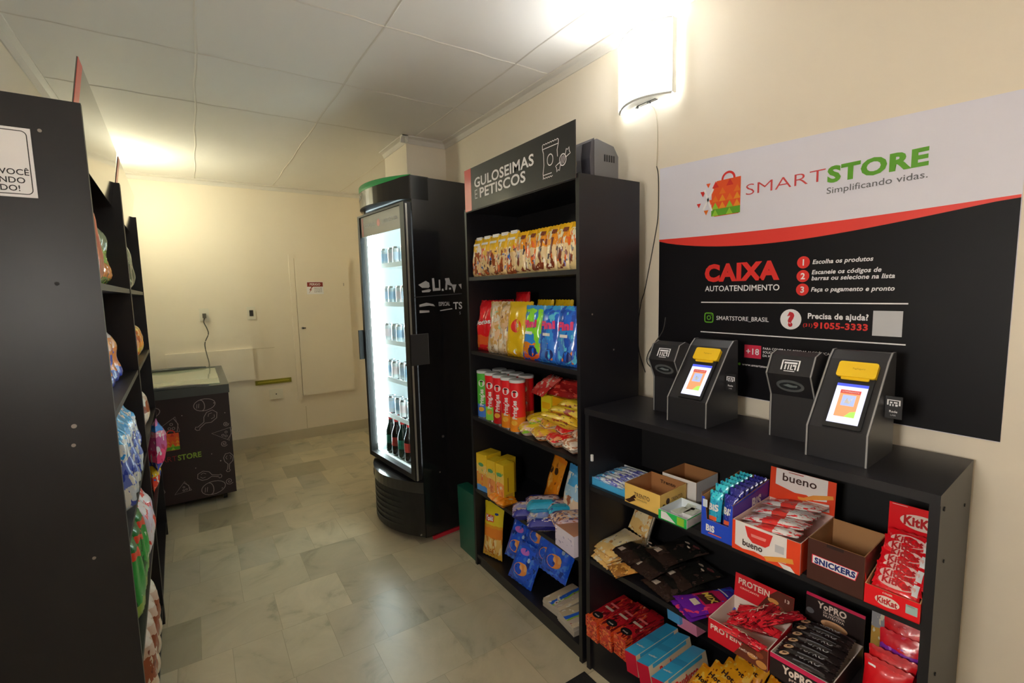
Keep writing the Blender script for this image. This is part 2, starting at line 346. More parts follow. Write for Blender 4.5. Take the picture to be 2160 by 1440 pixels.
# ------------------------------------------------------------------ logo shared by poster and freezer
def bag_logo(b, x, z, s, y, fn=None):
    """shopping bag of red-to-green triangles; (x, z) lower left, s = width"""
    h = s * 1.12; M_r2 = mat('print_deep_red', 'd9302b', .45); M_ro = mat('print_red_orange', 'ec5a2a', .45); M_ye = mat('print_amber', 'f09a2a', .45)
    b.poly([(x + s * .12, z + .0), (x + s * .94, z + .0), (x + s, z + h * .05), (x + s, z + h), (x + s * .18, z + h), (x, z + h * .72), (x, z + h * .06)], y, M_ro)
    cols = [[M_greenl, M_green], [M_greenl, M_ye], [M_orange, M_ye], [M_ro, M_orange], [M_r2, M_ro]]; n = 4; rh = h / 5
    b.poly([(x, z + .02 * h), (x + s, z + .02 * h), (x + s, z + rh * 1.05), (x, z + rh * 1.05)], y - .0003, M_green)
    for r in range(5):
        for k in range(n):
            xa = x + s * (k + .08) / n; c = cols[r][k % 2]; c2 = cols[r][(k + 1) % 2]
            b.poly([(xa, z + r * rh + rh * .08), (xa + s / n * .96, z + r * rh + rh * .08), (xa + s / n * .48, z + (r + 1) * rh)], y - .0006, c)
    b.ring(x + s * .58, z + h, s * .24, s * .07, y, M_r2, a0=0, a1=PI)
    for (a, c, q, m) in ((-.42, .78, .2, M_r2), (-.55, .45, .16, M_r2), (-.28, .22, .18, M_orange), (-.12, .5, .2, M_ro), (-.2, .98, .16, M_ro)):
        b.poly([(x + s * a, z + h * c), (x + s * (a + q), z + h * c), (x + s * (a + q / 2), z + h * (c - q * .8))], y - .0006, m)
    b.stroke([(x - s * .26, z + h * .82), (x + s * .02, z + h * .18)], s * .07, y - .0009, M_white)
    b.stroke([(x + s * .06, z + h * .80), (x - s * .30, z + h * .24)], s * .07, y - .0009, M_white)

# ------------------------------------------------------------------ self-service poster on the right wall
M_postw = mat('poster_white', 'e2e0ec', .5, coat=.0); M_postb = mat('poster_black', '121115', .5, spec=.25)
PF = Frame(XR - .0015, 1.29, R(-90))
po = thing('wall_poster', 'large white, red and black self-service poster on the right wall above the counter', 'poster'); PF.put(po, 0, 0, 0)
b = MB(); vs = [(.009, 1.070), (1.010, 1.070), (1.012, 1.868), (.009, 1.914)]
b.add([(x, -.0012, z) for x, z in vs] + [(x, 0, z) for x, z in vs], [(0, 1, 2, 3), (7, 6, 5, 4), (0, 4, 5, 1), (1, 5, 6, 2), (2, 6, 7, 3), (3, 7, 4, 0)], M_postw); b.build('white_sheet', po)
top = [(.010 + 1.0 * k / 24) for k in range(25)]
def lo(t): return 1.634 - .048 * math.sin(PI * min(1, t / .98) ** .82)
def hi(t): return 1.641 - .011 * math.sin(PI * t)
b = MB(); b.add([(x, -.0016, 1.0715) for x in top] + [(x, -.0016, lo((x - .01)) + .002) for x in top], [(k, k + 1, 26 + k, 25 + k) for k in range(24)], M_postb); b.build('black_panel', po)
b = MB(); b.add([(x, -.002, lo(x - .01)) for x in top] + [(x, -.002, hi(x - .01)) for x in top], [(k, k + 1, 26 + k, 25 + k) for k in range(24)], mat('poster_red', 'ee4238', .45, coat=.0)); b.build('red_swoosh', po)
b = MB(); bag_logo(b, .238, 1.697, .108, -.002); b.build('bag_logo', po)
b = MB(); b.text('SMART', .365, 1.7505, .036, mat('poster_thin_red', 'd2484a', .4), -.002, w=.241, bold=-.012); b.build('thin_red_lettering', po)
b = MB(); b.text('STORE', .611, 1.744, .042, M_green, -.002, w=.231, bold=.045); b.build('green_lettering', po)
b = MB(); b.text('Simplificando vidas.', .611, 1.7115, .0175, M_grey, -.002, w=.231, bold=.005); b.build('tagline', po)
b = MB(); b.text('CAIXA', .217, 1.4725, .055, M_red, -.0022, w=.268, bold=.055); b.build('red_heading', po)
b = MB(); b.text('AUTOATENDIMENTO', .219, 1.435, .019, M_white, -.0022, w=.267, bold=.015); b.build('subheading', po)
b = MB()
for k, (z, n) in enumerate(((1.5185, '1'), (1.477, '2'), (1.436, '3'))):
    b.disc(.5552, z, .0185, -.0022, M_red); b.text(n, .5552, z - .009, .018, M_white, -.0026, align='C', bold=.03)
b.build('step_numbers', po)
b = MB()
for s_, x, z, w in (('Escolha os produtos', .581, 1.512, .155), ('Escaneie os códigos de', .580, 1.4815, .176), ('barras ou selecione na lista', .580, 1.4635, .207), ('Faça o pagamento e pronto', .580, 1.430, .208)):
    b = MB(); b.text(s_, x, z, .0125, M_white, -.0022, w=w, bold=.025, shear=.2); b.build('instruction_line', po)
b = MB()
for z in (1.395, 1.2865): b.box(.204, .819, -.0022, -.0016, z - .0018, z + .0018, M_white)
b.build('rule_lines', po)
b = MB(); x, z, q = .2372, 1.3395, .0165
ol = [(x + q * c, z + q * d) for c, d in ((-1, -.55), (-.9, -.9), (-.55, -1), (.55, -1), (.9, -.9), (1, -.55), (1, .55), (.9, .9), (.55, 1), (-.55, 1), (-.9, .9), (-1, .55))]
b.stroke(ol, .0045, -.0022, M_green, closed=True); b.ring(x, z, .0085, .0034, -.0022, M_green); b.disc(x + .0095, z + .010, .002, -.0022, M_green, 8); b.build('camera_icon', po)
b = MB(); b.text('SMARTSTORE_BRASIL', .2675, 1.3325, .0145, M_white, -.0022, w=.188, bold=.008); b.build('account_lettering', po)
b = MB(); b.disc(.5241, 1.3435, .032, -.0022, M_white, 28); b.text('?', .5241, 1.324, .040, mat('print_crimson', 'c82a35', .45), -.0026, align='C', bold=.06); b.build('help_badge', po)
b = MB(); b.text('Precisa de ajuda?', .5742, 1.348, .0165, M_white, -.0022, w=.158, bold=.03); b.text('(31)', .5615, 1.323, .010, M_red, -.0022, w=.027, bold=.01)
b.text('91055-3333', .591, 1.3195, .0175, M_red, -.0022, w=.141, bold=.035); b.build('help_lettering', po)
b = MB(); b.box(.7427, .8095, -.0022, -.0016, 1.3065, 1.3752, mat('poster_blank_square', 'c4c4c8', .5)); b.build('blank_square', po)
b = MB(); b.box(.3756, .4335, -.0022, -.0016, 1.208, 1.252, mat('print_pinkred', 'd8304e', .45)); b.text('+18', .4046, 1.2205, .020, M_white, -.0026, w=.045, align='C', bold=.02); b.build('age_badge', po)
b = MB()
for s_, z, w in (('PARA COMPRA DE BEBIDAS ALCOÓLICAS', 1.2405, .205), ('SOLICITE A AUTORIZAÇÃO', 1.2285, .135), ('DA MATRÍCULA', 1.2165, .075)): b.text(s_, .4394, z, .0075, M_white, -.0022, w=w, bold=.01)
b.build('age_notice', po); b = MB(); b.text('www.smartstore', .3685, 1.180, .008, M_white, -.0022, w=.095, bold=.01); b.disc(.359, 1.1835, .005, -.0022, M_green, 10); b.build('small_print', po)

# ------------------------------------------------------------------ shelving
def shelf_unit(fr, w, d, h, boards, label, cat='shelf', x0=0, bt=.018, plinth=.045, extra=0, group=None):
    w += extra
    t = thing('shelving_unit' if h > 1.2 else 'shelf_counter', label, cat, group=group); fr.put(t, x0, 0, 0)
    side = [(1, 'side_panel')]
    for xx in (0, w - bt):
        b = MB(); b.box(xx, xx + bt, 0, d, 0, h, M_blk); b.build('side_panel', t, bevel=.0012)
    b = MB(); b.box(bt, w - bt, .048 if h > 1.9 else .001, d, h - bt, h, M_blk) if h > 1.2 else b.box(-.0, w, -.004, d, h, h + .022, M_blk); b.build('top_panel', t, bevel=.0012)
    b = MB(); b.box(bt, w - bt, d - .004, d, plinth, h - .002, M_blkin); b.build('back_panel', t)
    for z in boards:
        b = MB(); b.box(bt, w - bt, .003, d - .004, z - bt, z, M_blk); b.build('shelf_board', t, bevel=.0012)
    b = MB(); b.box(bt, w - bt, .012, .027, 0, boards[-1] - bt, M_blk); b.build('plinth', t)
    return t
TB = (1.525, 1.155, .815, .428, .062)
tall = shelf_unit(TALL, .852, .31, 1.858, TB, 'tall black shelving unit full of snacks between the fridge and the counter')
LB = (1.495, 1.155, .80, .45, .09)
left1 = shelf_unit(LEFT, .99, .30, 1.925, LB, 'nearest black shelving unit along the left wall, its side panel filling the view\'s left')
left2 = shelf_unit(LEFT, .99, .30, 1.925, LB, 'farther tall black shelving unit along the left wall, next to the freezer', x0=1.0)
CB = (.735, .45, .145)
cnt = shelf_unit(CNT, 1.003, .312, 1.000, CB, 'waist-high black shelf counter with two checkout terminals on top and sweets below', cat='counter', x0=.019, extra=-.019)
w_c = .984; b = MB()
for z in (.86, .6, .3, .93): b.tube([(w_c, .06 if z != .93 else .24, z), (w_c + .002, .06 if z != .93 else .24, z)], .004, M_blkin, 8)
b.tube([(w_c, .03, .985), (w_c + .002, .03, .985)], .005, M_blkin, 8); b.build('screw_cap', cnt)
b = MB(); b.box(.022, .030, .004, .011, .828, .852, M_white); b.build('price_clip', cnt)
b = MB()
for lx, z, q in ((.08, 1.141, .0055), (.085, 1.093, .0045), (.078, 1.848, .004), (.08, 1.493, .005), (.072, .792, .004)):
    b.tube([(-.0016, lx, z), (.001, lx, z)], q, M_screw if z != 1.493 else M_blkin, 10)
b.build('screw_cap', left1)
b = MB()
for lx, z in ((.06, 1.36), (.17, 1.22)): b.tube([(.851, lx, z), (.8532, lx, z)], .0035, M_screw, 8)
b.build('screw_cap', tall)

# header signs
M_sign = mat('sign_black', '201f22', .45, coat=.1)
M_gold_edge = mat('acrylic_edge', '55504c', .3)
def header(fr, label, w, z0, z1, x0, y0, lean=0, m=None):
    t = thing('header_sign', label, 'sign'); o = z0 if lean else 0; fr.put(t, x0, y0, o, lean); m = m or M_sign
    b = MB(); b.box(0, w, -.003, 0, z0 - o, z1 - o, m, mats={0: M_gold_edge, 1: M_gold_edge}); b.build('sign_panel', t)
    b = MB(); b.box(0, .064, -.0036, -.0028, z0 - o, z1 - o, mat('sign_red', 'd8282c', .3, coat=.4)); b.build('red_band', t)
    return t
M_signg = mat('sign_gloss_black', '201f22', .12, coat=1)
hs = header(TALL, 'black header sign with a red end band reading GULOSEIMAS E PETISCOS', .820, 1.843, 2.040, .02, -.001)
b = MB(); b.text('GULOSEIMAS', .098, 1.9425, .043, M_white, -.0042, w=.477, bold=.022); b.text('E', .101, 1.890, .043, M_white, -.0042, bold=-.012)
b.text('PETISCOS', .147, 1.890, .043, M_white, -.0042, w=.370, bold=.022); b.build('lettering', hs)
b = MB(); y = -.0042
bx0, bx1, bz0, bz1 = .632, .728, 1.874, 1.998
lft = [(bx0 + .004, bz0), (bx0 + .002, bz0 + .02), (bx0 + .008, bz0 + .05), (bx0 + .006, bz1 - .03), (bx0, bz1 - .014)]
b.stroke([(bx0, bz1), (bx0, bz1 - .014)] + lft[::-1], .0035, y, M_white)
rgt = [(bx1, bz1), (bx1, bz1 - .014), (bx1 - .008, bz1 - .035), (bx1 - .006, bz1 - .06)]; b.stroke(rgt, .0035, y, M_white)
zig = [(bx0 + (bx1 - bx0) * k / 14, bz1 + (.004 if k % 2 else 0)) for k in range(15)]; b.stroke(zig, .003, y, M_white)
zig = [(bx0 + (bx1 - bx0) * .62 * k / 9, bz0 + (.004 if k % 2 else 0)) for k in range(10)]; b.stroke(zig, .003, y, M_white)
b.stroke([(bx0, bz1 - .014), (bx1, bz1 - .014)], .003, y, M_white); b.stroke([(bx0 + .003, bz0 + .014), (bx0 + .055, bz0 + .014)], .003, y, M_white)
b.ring(.678, 1.937, .019, .0035, y, M_white, rz=.022)
C, s_ = (.752, 1.920), .020
b.ring(C[0], C[1], s_, .0035, y, M_white, rz=.022)
for k in (-1, 0, 1): b.stroke([(C[0] - .006 + k * .009, C[1] - .014), (C[0] + .006 + k * .009, C[1] + .014)], .0028, y, M_white)
for sx, sz in ((1, 1), (-1, -1)):
    q = [(C[0] + sx * .014, C[1] + sz * .016), (C[0] + sx * .020, C[1] + sz * .034), (C[0] + sx * .027, C[1] + sz * .029), (C[0] + sx * .035, C[1] + sz * .036), (C[0] + sx * .036, C[1] + sz * .022), (C[0] + sx * .042, C[1] + sz * .014), (C[0] + sx * .033, C[1] + sz * .011), (C[0] + sx * .019, C[1] + sz * .006)]
    b.stroke(q, .0032, y, M_white)
b.build('bag_and_sweet_icon', hs)
header(LEFT, 'near header sign above the left shelving, seen almost edge-on with a red end band', .940, 1.83, 2.045, .025, .034, R(9), M_signg)
header(LEFT, 'far header sign above the left shelving, seen almost edge-on', .940, 1.83, 2.045, 1.025, .034, R(9), M_signg)

# smiley notice on the near side panel
nf = Frame(-.193, 1.575, R(1.5))
nt_ = thing('notice_plate', 'white notice with a yellow face stuck on the left shelving side panel', 'sign'); nf.put(nt_, 0, 0, 0)
# local x runs right, the plate hangs on the panel's near face
b = MB(); X0, X1, Z0, Z1 = -.285, -.094, 1.692, 1.848
def rr(x0, x1, z0, z1, r, n=5):
    P = []
    for cx, cz, a0 in ((x1 - r, z1 - r, 0), (x0 + r, z1 - r, 90), (x0 + r, z0 + r, 180), (x1 - r, z0 + r, 270)):
        for k in range(n + 1): P.append((cx + r * math.cos(R(a0 + 90 * k / n)), cz + r * math.sin(R(a0 + 90 * k / n))))
    return P
b.box(X0, X1, -.004, -.001, Z0, Z1, M_white); b.build('plate', nt_)
b = MB(); b.stroke(rr(X0 + .007, X1 - .007, Z0 + .007, Z1 - .007, .01), .0018, -.0046, M_blkp, closed=True); b.build('border', nt_)
b = MB(); b.disc(-.19, 1.793, .040, -.0046, M_blkp, 28); b.disc(-.19, 1.793, .038, -.005, M_yel, 28); b.disc(-.203, 1.80, .0045, -.0054, M_blkp, 10, rz=.008); b.disc(-.177, 1.80, .0045, -.0054, M_blkp, 10, rz=.008)
b.ring(-.19, 1.79, .022, .003, -.0054, M_blkp, a0=R(200), a1=R(340)); b.build('yellow_face', nt_)
b = MB(); b.text('SORRIA, VOCÊ', -.104, 1.742, .013, M_blkp, -.0046, align='R', bold=.012); b.text('ESTÁ SENDO', -.112, 1.7235, .013, M_blkp, -.0046, align='R', bold=.012); b.text('FILMADO!', -.122, 1.7055, .013, M_blkp, -.0046, align='R', bold=.012)
b.build('lettering', nt_)

# ------------------------------------------------------------------ power backup unit on the tall shelving
t = thing('power_backup_unit', 'grey and silver power backup box on top of the tall snack shelving', 'electronics', (1.285, 1.455, 1.858), R(-90))
b = MB(); b.xprism([(0, 0), (.125, 0), (.125, .10), (.10, .135), (.012, .152), (0, .148)], -.10, .095, mat('ups_grey', '6d6c6e', .5)); b.build('body', t, bevel=.004)
b = MB(); pr = [(-.0, 0), (-.018, .02), (-.022, .08), (-.014, .14), (0, .155)]; b.xprism(pr[::-1], -.098, .093, mat('ups_front', '4c4a52', .35)); b.build('front_cover', t, bevel=.003)
b = MB(); b.xprism([(-.0, .012), (-.021, .02), (-.026, .08), (-.018, .138), (0, .145)][::-1], -.03, .045, mat('ups_silver', 'a5a5ad', .3, metal=.5)); b.disc(.012, .075, .010, -.0265, mat('ups_button', 'e8d860', .4, emit='e8d860', es=.6)); b.build('silver_strip', t)
b = MB()
for k in range(5): b.box(.0945, .0962, .05 + k * .012, .056 + k * .012, .075, .10, M_blkin)
b.build('vent_slots', t)

# lamp cable down the right wall
M_cablew = mat('cream_cable', 'c9bda2', .6); M_cableb = mat('black_cable', '1c1b1b', .5)
cab = thing('lamp_cable', 'thin cable running down the right wall from the glowing lamp', 'cable', (XR - .004, 1.296, 1.93))
P1 = [(1.345, 2.175), (1.31, 2.15), (1.296, 2.10), (1.292, 2.016), (1.296, 1.927)]; P2 = [(1.296, 1.927), (1.287, 1.88), (1.2865, 1.744), (1.30, 1.66), (1.332, 1.523), (1.352, 1.44), (1.371, 1.388), (1.386, 1.288), (1.380, 1.187), (1.345, 1.10)]
def smooth(P, k=5):
    out = []
    for i in range(len(P) - 1):
        p0, p1, p2, p3 = (Vector(P[max(i - 1, 0)]), Vector(P[i]), Vector(P[i + 1]), Vector(P[min(i + 2, len(P) - 1)]))
        for j in range(k):
            u = j / k; out.append(.5 * ((2 * p1) + (-p0 + p2) * u + (2 * p0 - 5 * p1 + 4 * p2 - p3) * u * u + (-p0 + 3 * p1 - 3 * p2 + p3) * u ** 3))
    return out + [Vector(P[-1])]
b = MB(); b.tube([(0, a - 1.296, c - 1.93) for a, c in smooth(P1)], .0018, M_cablew, 6); b.build('white_cord', cab)
b = MB(); b.tube([(0, a - 1.296, c - 1.93) for a, c in smooth(P2)], .0018, M_cableb, 6); b.build('black_cord', cab)

# ------------------------------------------------------------------ checkout terminals
M_k = mat('kiosk_black', '232225', .4, bump=(150, .1, .0005)); M_ks = mat('kiosk_side', '38383c', .35); M_ke = mat('kiosk_raw_edge', '9c9a98', .5)
def prof_box(parent, prof, x0, x1, tname, side=.006):
    """body between two side panels whose pale raw edges show"""
    b = MB(); ins = prof; b.xprism(ins, x0 + side, x1 - side, M_k); b.build(tname, parent)
    for xa in (x0, x1 - side):
        b = MB(); cy = sum(p[0] for p in prof) / len(prof); cz = sum(p[1] for p in prof) / len(prof)
        pr = [(cy + (p[0] - cy) * 1.015 - .0015, max(0, cz + (p[1] - cz) * 1.012 if p[1] > 0 else 0)) for p in prof]
        b.xprism(pr, xa, xa + side * .22, M_ks); b.xprism(pr, xa + side * .22, xa + side * .78, M_ke); b.xprism(pr, xa + side * .78, xa + side, M_ks)
        b.build('side_panel', parent)
def tiny_logo(b, x, z, w, h, y, M=None, m=None):
    m = m or M_white
    def bx(a0, a1, c0, c1):
        vs = [Vector((x + a * w, y, z + c * h)) for a, c in ((a0, c0), (a1, c0), (a1, c1), (a0, c1))]
        b.add([M @ v for v in vs] if M else vs, [(0, 1, 2, 3)], m)
    bx(-.5, .5, .42, .5); bx(-.5, -.42, -.5, .5); bx(.42, .5, -.5, .5); bx(-.36, .36, .12, .30); bx(-.3, -.22, -.45, .05); bx(-.12, -.05, -.45, .05); bx(.02, .2, -.45, -.36); bx(.02, .09, -.45, .05); bx(.14, .3, -.12, .05); bx(.26, .34, -.45, .05); bx(-.3, .3, -.62, -.55)
def scanner(fr, x, y, z, w, label):
    t = thing('barcode_scanner_stand', label, 'scanner'); fr.put(t, x, y, z)
    pr = [(.035, 0), (.035, .122), (.002, .186), (.030, .236), (.062, .245), (.118, .225), (.150, 0)]
    prof_box(t, pr, 0, w, 'body')
    # scan window on the down-facing slope between (.035,.122) and (.002,.186)
    d = Vector((0, -.033, .064)).normalized(); n = Vector((0, -.064, -.033)).normalized(); o = Vector((w / 2, .0185, .154))
    M = Matrix.Translation(o) @ Matrix(((1, n.x * -1, d.x), (0, -n.y, d.y), (0, -n.z, d.z))).to_4x4()
    b = MB(); b.disc(0, 0, .036, -.0012, mat('scan_window_ring', '5c5f60', .3), 24, rz=.020, fn=lambda v: M @ v); b.disc(0, 0, .028, -.002, mat('scan_window', '2c2f32', .08, coat=1), 24, rz=.012, fn=lambda v: M @ v)
    b.poly([(-.018, .002), (-.004, .007), (.01, .003), (.02, .004), (.018, -.002), (0, -.004)], -.0026, mat('scan_glint', '70787a', .2), fn=lambda v: M @ v); b.build('scan_window', t)
    d = Vector((0, .028, .050)).normalized(); n = Vector((0, -.050, .028)).normalized(); o = Vector((w / 2, .016, .211))
    M2 = Matrix.Translation(o) @ Matrix(((1, 0, 0), (0, -n.y, d.y), (0, -n.z, d.z))).to_4x4()
    b = MB(); tiny_logo(b, .0, .0, .046, .030, -.0012, M2); b.build('printed_label', t)
    return t
def terminal(fr, x, y, z, w, label):
    t = thing('payment_terminal_stand', label, 'payment terminal'); fr.put(t, x, y, z)
    pr = [(0, 0), (0, .078), (.125, .235), (.150, .255), (.172, .255), (.185, 0)]
    prof_box(t, pr, 0, w, 'body')
    d = Vector((0, .125, .157)).normalized(); n = Vector((0, -.157, .125)).normalized(); o = Vector((w * .56, 0, .078)) + d * .004
    M = Matrix.Translation(o) @ Matrix(((1, 0, 0), (0, -n.y, d.y), (0, -n.z, d.z))).to_4x4()
    def bx(b, a0, a1, c0, c1, y0, y1, m, r=.004):
        b.xprism  # noqa
        P = rr(a0, a1, c0, c1, r, 3); k = len(P); vs = [M @ Vector((a, y0, c)) for a, c in P] + [M @ Vector((a, y1, c)) for a, c in P]
        b.add(vs, [(i, (i + 1) % k, k + (i + 1) % k, k + i) for i in range(k)], m); b.add(vs[:k], [tuple(range(k))], m)
    hw = .041
    dev = MB(); bx(dev, -hw, hw, 0.0, .165, -.006, .0, M_plast); dv = dev.build('card_reader', t)
    b = MB(); f = lambda v: M @ v
    b.poly([(-.033, .012), (.033, .012), (.033, .122), (-.033, .122)], -.0066, mat('screen_glow', 'cfd4ee', .15, emit='c9d0f4', es=.45), f)
    b.poly([(-.033, .114), (.033, .114), (.033, .122), (-.033, .122)], -.007, mat('screen_blue', '3b49c8', .15, emit='4a58d0', es=.5), f)
    b.poly([(-.0215, .030), (.0215, .030), (.0215, .104), (-.0215, .104)], -.0070, mat('screen_orange', 'd88a60', .2, emit='e08a60', es=.5), f)
    b.poly([(-.0215, .094), (.0215, .094), (.0215, .104), (-.0215, .104)], -.0074, mat('screen_brick', 'a8443a', .2, emit='a8443a', es=.6), f)
    b.poly([(-.014, .060), (.014, .060), (.014, .090), (-.014, .090)], -.0074, mat('screen_slate', '8a9ac8', .2, emit='98a6cc', es=.5), f)
    b.poly([(0, .030), (.0215, .030), (.0215, .048), (.010, .044)], -.0074, mat('screen_green', '8ac84a', .2, emit='9ac860', es=.5), f)
    b.text('AUTOATENDIMENTO', 0, .097, .004, M_white, -.0078, w=.036, align='C', fn=f); b.poly([(-.008, .068), (-.003, .082), (.002, .072), (.009, .084), (.004, .066)], -.0078, M_white, f)
    b.build('touch_screen', dv)
    b = MB(); bx(b, -hw - .001, hw + .001, .140, .184, -.012, .002, mat('yellow_plastic', 'f7cb15', .35), .006); bx(b, -.030, .030, .133, .144, -.009, .0, mat('yellow_plastic', 'f7cb15', .35), .003)
    b.text('PagSeguro', .004, .162, .0045, mat('amber_print', 'b88a10', .5), -.0125, align='C', fn=f); b.build('yellow_printer_cover', dv)
    b = MB(); tz = .104; b.box(w + .0005, w + .034, .100, .103, tz, tz + .054, M_blkp); ty = lambda v: Vector((w + .0175 + v.x, .0992, tz + .027 + v.z))
    for a0, a1, c0, c1 in ((-.5, .5, .4, .5), (-.5, -.38, -.1, .5), (.38, .5, -.1, .5), (-.28, -.1, .1, .28), (.0, .28, .12, .28), (-.3, -.2, -.2, .04), (-.1, .0, -.2, .04), (.12, .3, -.2, .04)):
        b.poly([(.026 * a, .008 + .022 * c) for a, c in ((a0, c0), (a1, c0), (a1, c1), (a0, c1))], 0, M_white, ty)
    b.text('Rede', 0, -.012, .0055, M_white, 0, align='C', fn=ty, bold=.01); b.text('LABS', 0, -.020, .0035, M_lgrey, 0, align='C', fn=ty); b.build('side_tag', t)
    return t
ZT = 1.022
scanner(CNT, .198, .125, ZT, .108, 'black barcode scanner stand at the far left end of the counter')
terminal(CNT, .307, .083, ZT, .140, 'black payment terminal stand with yellow cap, the farther of the two')
scanner(CNT, .594, .125, ZT, .118, 'black barcode scanner stand between the two payment terminals')
terminal(CNT, .728, .060, ZT, .133, 'black payment terminal stand with yellow cap, the nearer of the two')
b = MB(); b.tube(smooth([(.19, .20, .13), (.165, .17, .16), (.155, .19, .20), (.175, .24, .27), (.16, .28, .32)]), .002, M_cableb, 6)
o = b.build('scanner_cable'); CNT.put(o, 0, 0, ZT); tag(o, 'thin black cable looping behind the scanner at the left end of the counter', 'cable')

# ------------------------------------------------------------------ drinks fridge
FR = Frame(.970, 3.145, R(-96))       # local x: far front corner -> near front corner, y: depth
FW, FD, FH = .645, .55, 2.085
M_fr = mat('fridge_black', '1a191b', .22, coat=.5); M_frp = mat('fridge_plastic', '1a191a', .5)
FR = Frame(.972 - .067, 2.5 + .6415, math.atan2(-.6415, .067))
fg = thing('drinks_fridge', 'tall black glass-door drinks fridge with lit white interior', 'fridge'); FR.put(fg, 0, 0, 0)
M_in = mat('fridge_liner', 'e9eff0', .4)
b = MB(); w_ = .03
b.box(0, w_, .05, FD, .03, FH - .0, M_fr, mats={1: M_in}); b.box(FW - w_, FW, .05, FD, .03, FH, M_fr, mats={0: M_in}); b.box(w_, FW - w_, FD - w_, FD, .03, FH, M_fr, mats={2: M_in})
b.box(w_, FW - w_, .05, FD - w_, 1.95, FH, M_fr, mats={4: M_in}); b.box(w_, FW - w_, .05, FD - w_, .03, .40, M_fr, mats={5: M_in}); b.build('cabinet', fg)
def bulge(n, dep, y0=.045, x0=0, x1=FW):
    return [(x0 + (x1 - x0) * k / n, y0 - dep * (1 - (2 * k / n - 1) ** 2)) for k in range(n + 1)]
b = MB(); pts = bulge(16, .115) + [(FW, .16), (0, .16)]; b.prism(pts, 1.962, 2.088, M_fr); 
b.build('canopy', fg, bevel=.006)
M_cgreen = mat('canopy_green', '2f8a46', .3, emit='2f8a46', es=.12)
b = MB(); gv = []
for k in range(17):
    x_, y_ = bulge(16, .115)[k]; hh = .034 * math.sin(PI * min(1, (k / 16) * 1.05 + .0)) ** .6 if 0 < k < 16 else 0
    gv += [(x_, y_ - .0015, 2.086 - hh), (x_, y_ - .0015, 2.087), (x_, y_ + .012, 2.093)]
b.add(gv, [q for k in range(16) for q in ((3 * k, 3 * k + 3, 3 * k + 4, 3 * k + 1), (3 * k + 1, 3 * k + 4, 3 * k + 5, 3 * k + 2))], M_cgreen, True); b.build('green_canopy_band', fg)
b = MB(); cf = lambda v: Vector((v.x, .045 - .115 * (1 - (2 * v.x / FW - 1) ** 2) - .0025, v.z)); b.text('SMARTSTORE', .07, 2.012, .024, M_lgrey, 0, w=.17, bold=.01, fn=cf); b.build('canopy_lettering', fg)
# bottom grille
b = MB(); b.prism(bulge(16, .110) + [(FW, .06), (0, .06)], .035, .300, M_frp); b.build('grille_housing', fg, bevel=.004)
b = MB(); b.prism(bulge(16, .118) + [(FW, .05), (0, .05)], .300, .365, mat('fridge_gloss', '2a2829', .15, coat=.6)); b.build('grille_top', fg, bevel=.012)
b = MB()
for k in range(6):
    z = .075 + k * .034; b.prism([(x * .94 + .02, y - .004) for x, y in bulge(16, .112)] + [(FW * .93, .04), (.02, .04)], z, z + .012, M_plast)
b.build('grille_louvres', fg)
b = MB(); gf = lambda v: Vector((v.x, .045 - .116 * (1 - (2 * v.x / FW - 1) ** 2) - .006, v.z)); b.poly([(.09, .300), (.19, .300), (.19, .345), (.09, .345)], 0, mat('badge_violet', '6e6a86', .3), gf); b.text('metalfrio', .14, .315, .013, M_lgrey, 0, w=.08, align='C', fn=lambda v: gf(v) - Vector((0, .001, 0))); b.build('badge', fg)
b = MB(); b.tube([(FW + .0, .02, .06), (FW + .003, .02, .06)], .006, M_screw, 8); b.tube([(FW, .19, .61), (FW + .002, .19, .61)], .008, M_screw, 8); b.tube([(FW, .16, .40), (FW + .002, .16, .40)], .004, M_screw, 8); b.build('screw_head', fg)
for x in (.08, FW - .08):
    for y in (.09, FD - .08):
        b = MB(); b.lathe([(.0, 0), (.018, 0), (.018, .012), (.01, .014), (.01, .036)], M_plast, 12, x, y); b.build('foot', fg)
# door
D0, D1, DZ0, DZ1, FB = .004, FW - .004, .385, 1.945, .048
dr = MB()
dr.box(D0, D0 + FB * .6, .002, .045, DZ0, DZ1, M_frp); dr.box(D1 - FB, D1, .002, .045, DZ0, DZ1, M_frp)
dr.box(D0 + FB * .6, D1 - FB, .002, .045, DZ0, DZ0 + .03, M_frp); dr.box(D0 + FB * .6, D1 - FB, .002, .045, DZ1 - .012, DZ1, M_frp)
door = dr.build('door', fg, bevel=.003)
gm = bpy.data.materials.new('fridge_glass'); gm.use_nodes = True; n_ = gm.node_tree.nodes; l_ = gm.node_tree.links; n_.clear()
oo = n_.new('ShaderNodeOutputMaterial'); mxs = n_.new('ShaderNodeMixShader'); tr = n_.new('ShaderNodeBsdfTransparent'); gl = n_.new('ShaderNodeBsdfGlossy'); gl.inputs['Roughness'].default_value = .03
fre = n_.new('ShaderNodeFresnel'); fre.inputs[0].default_value = 1.25; tr.inputs[0].default_value = (.90, .95, .93, 1)
geo = n_.new('ShaderNodeNewGeometry'); inv = n_.new('ShaderNodeMath'); inv.operation = 'SUBTRACT'; inv.inputs[0].default_value = 1; l_.new(geo.outputs['Backfacing'], inv.inputs[1]); mm_ = n_.new('ShaderNodeMath'); mm_.operation = 'MULTIPLY'; l_.new(fre.outputs[0], mm_.inputs[0]); l_.new(inv.outputs[0], mm_.inputs[1]); l_.new(mm_.outputs[0], mxs.inputs[0]); l_.new(tr.outputs[0], mxs.inputs[1]); l_.new(gl.outputs[0], mxs.inputs[2]); l_.new(mxs.outputs[0], oo.inputs[0])
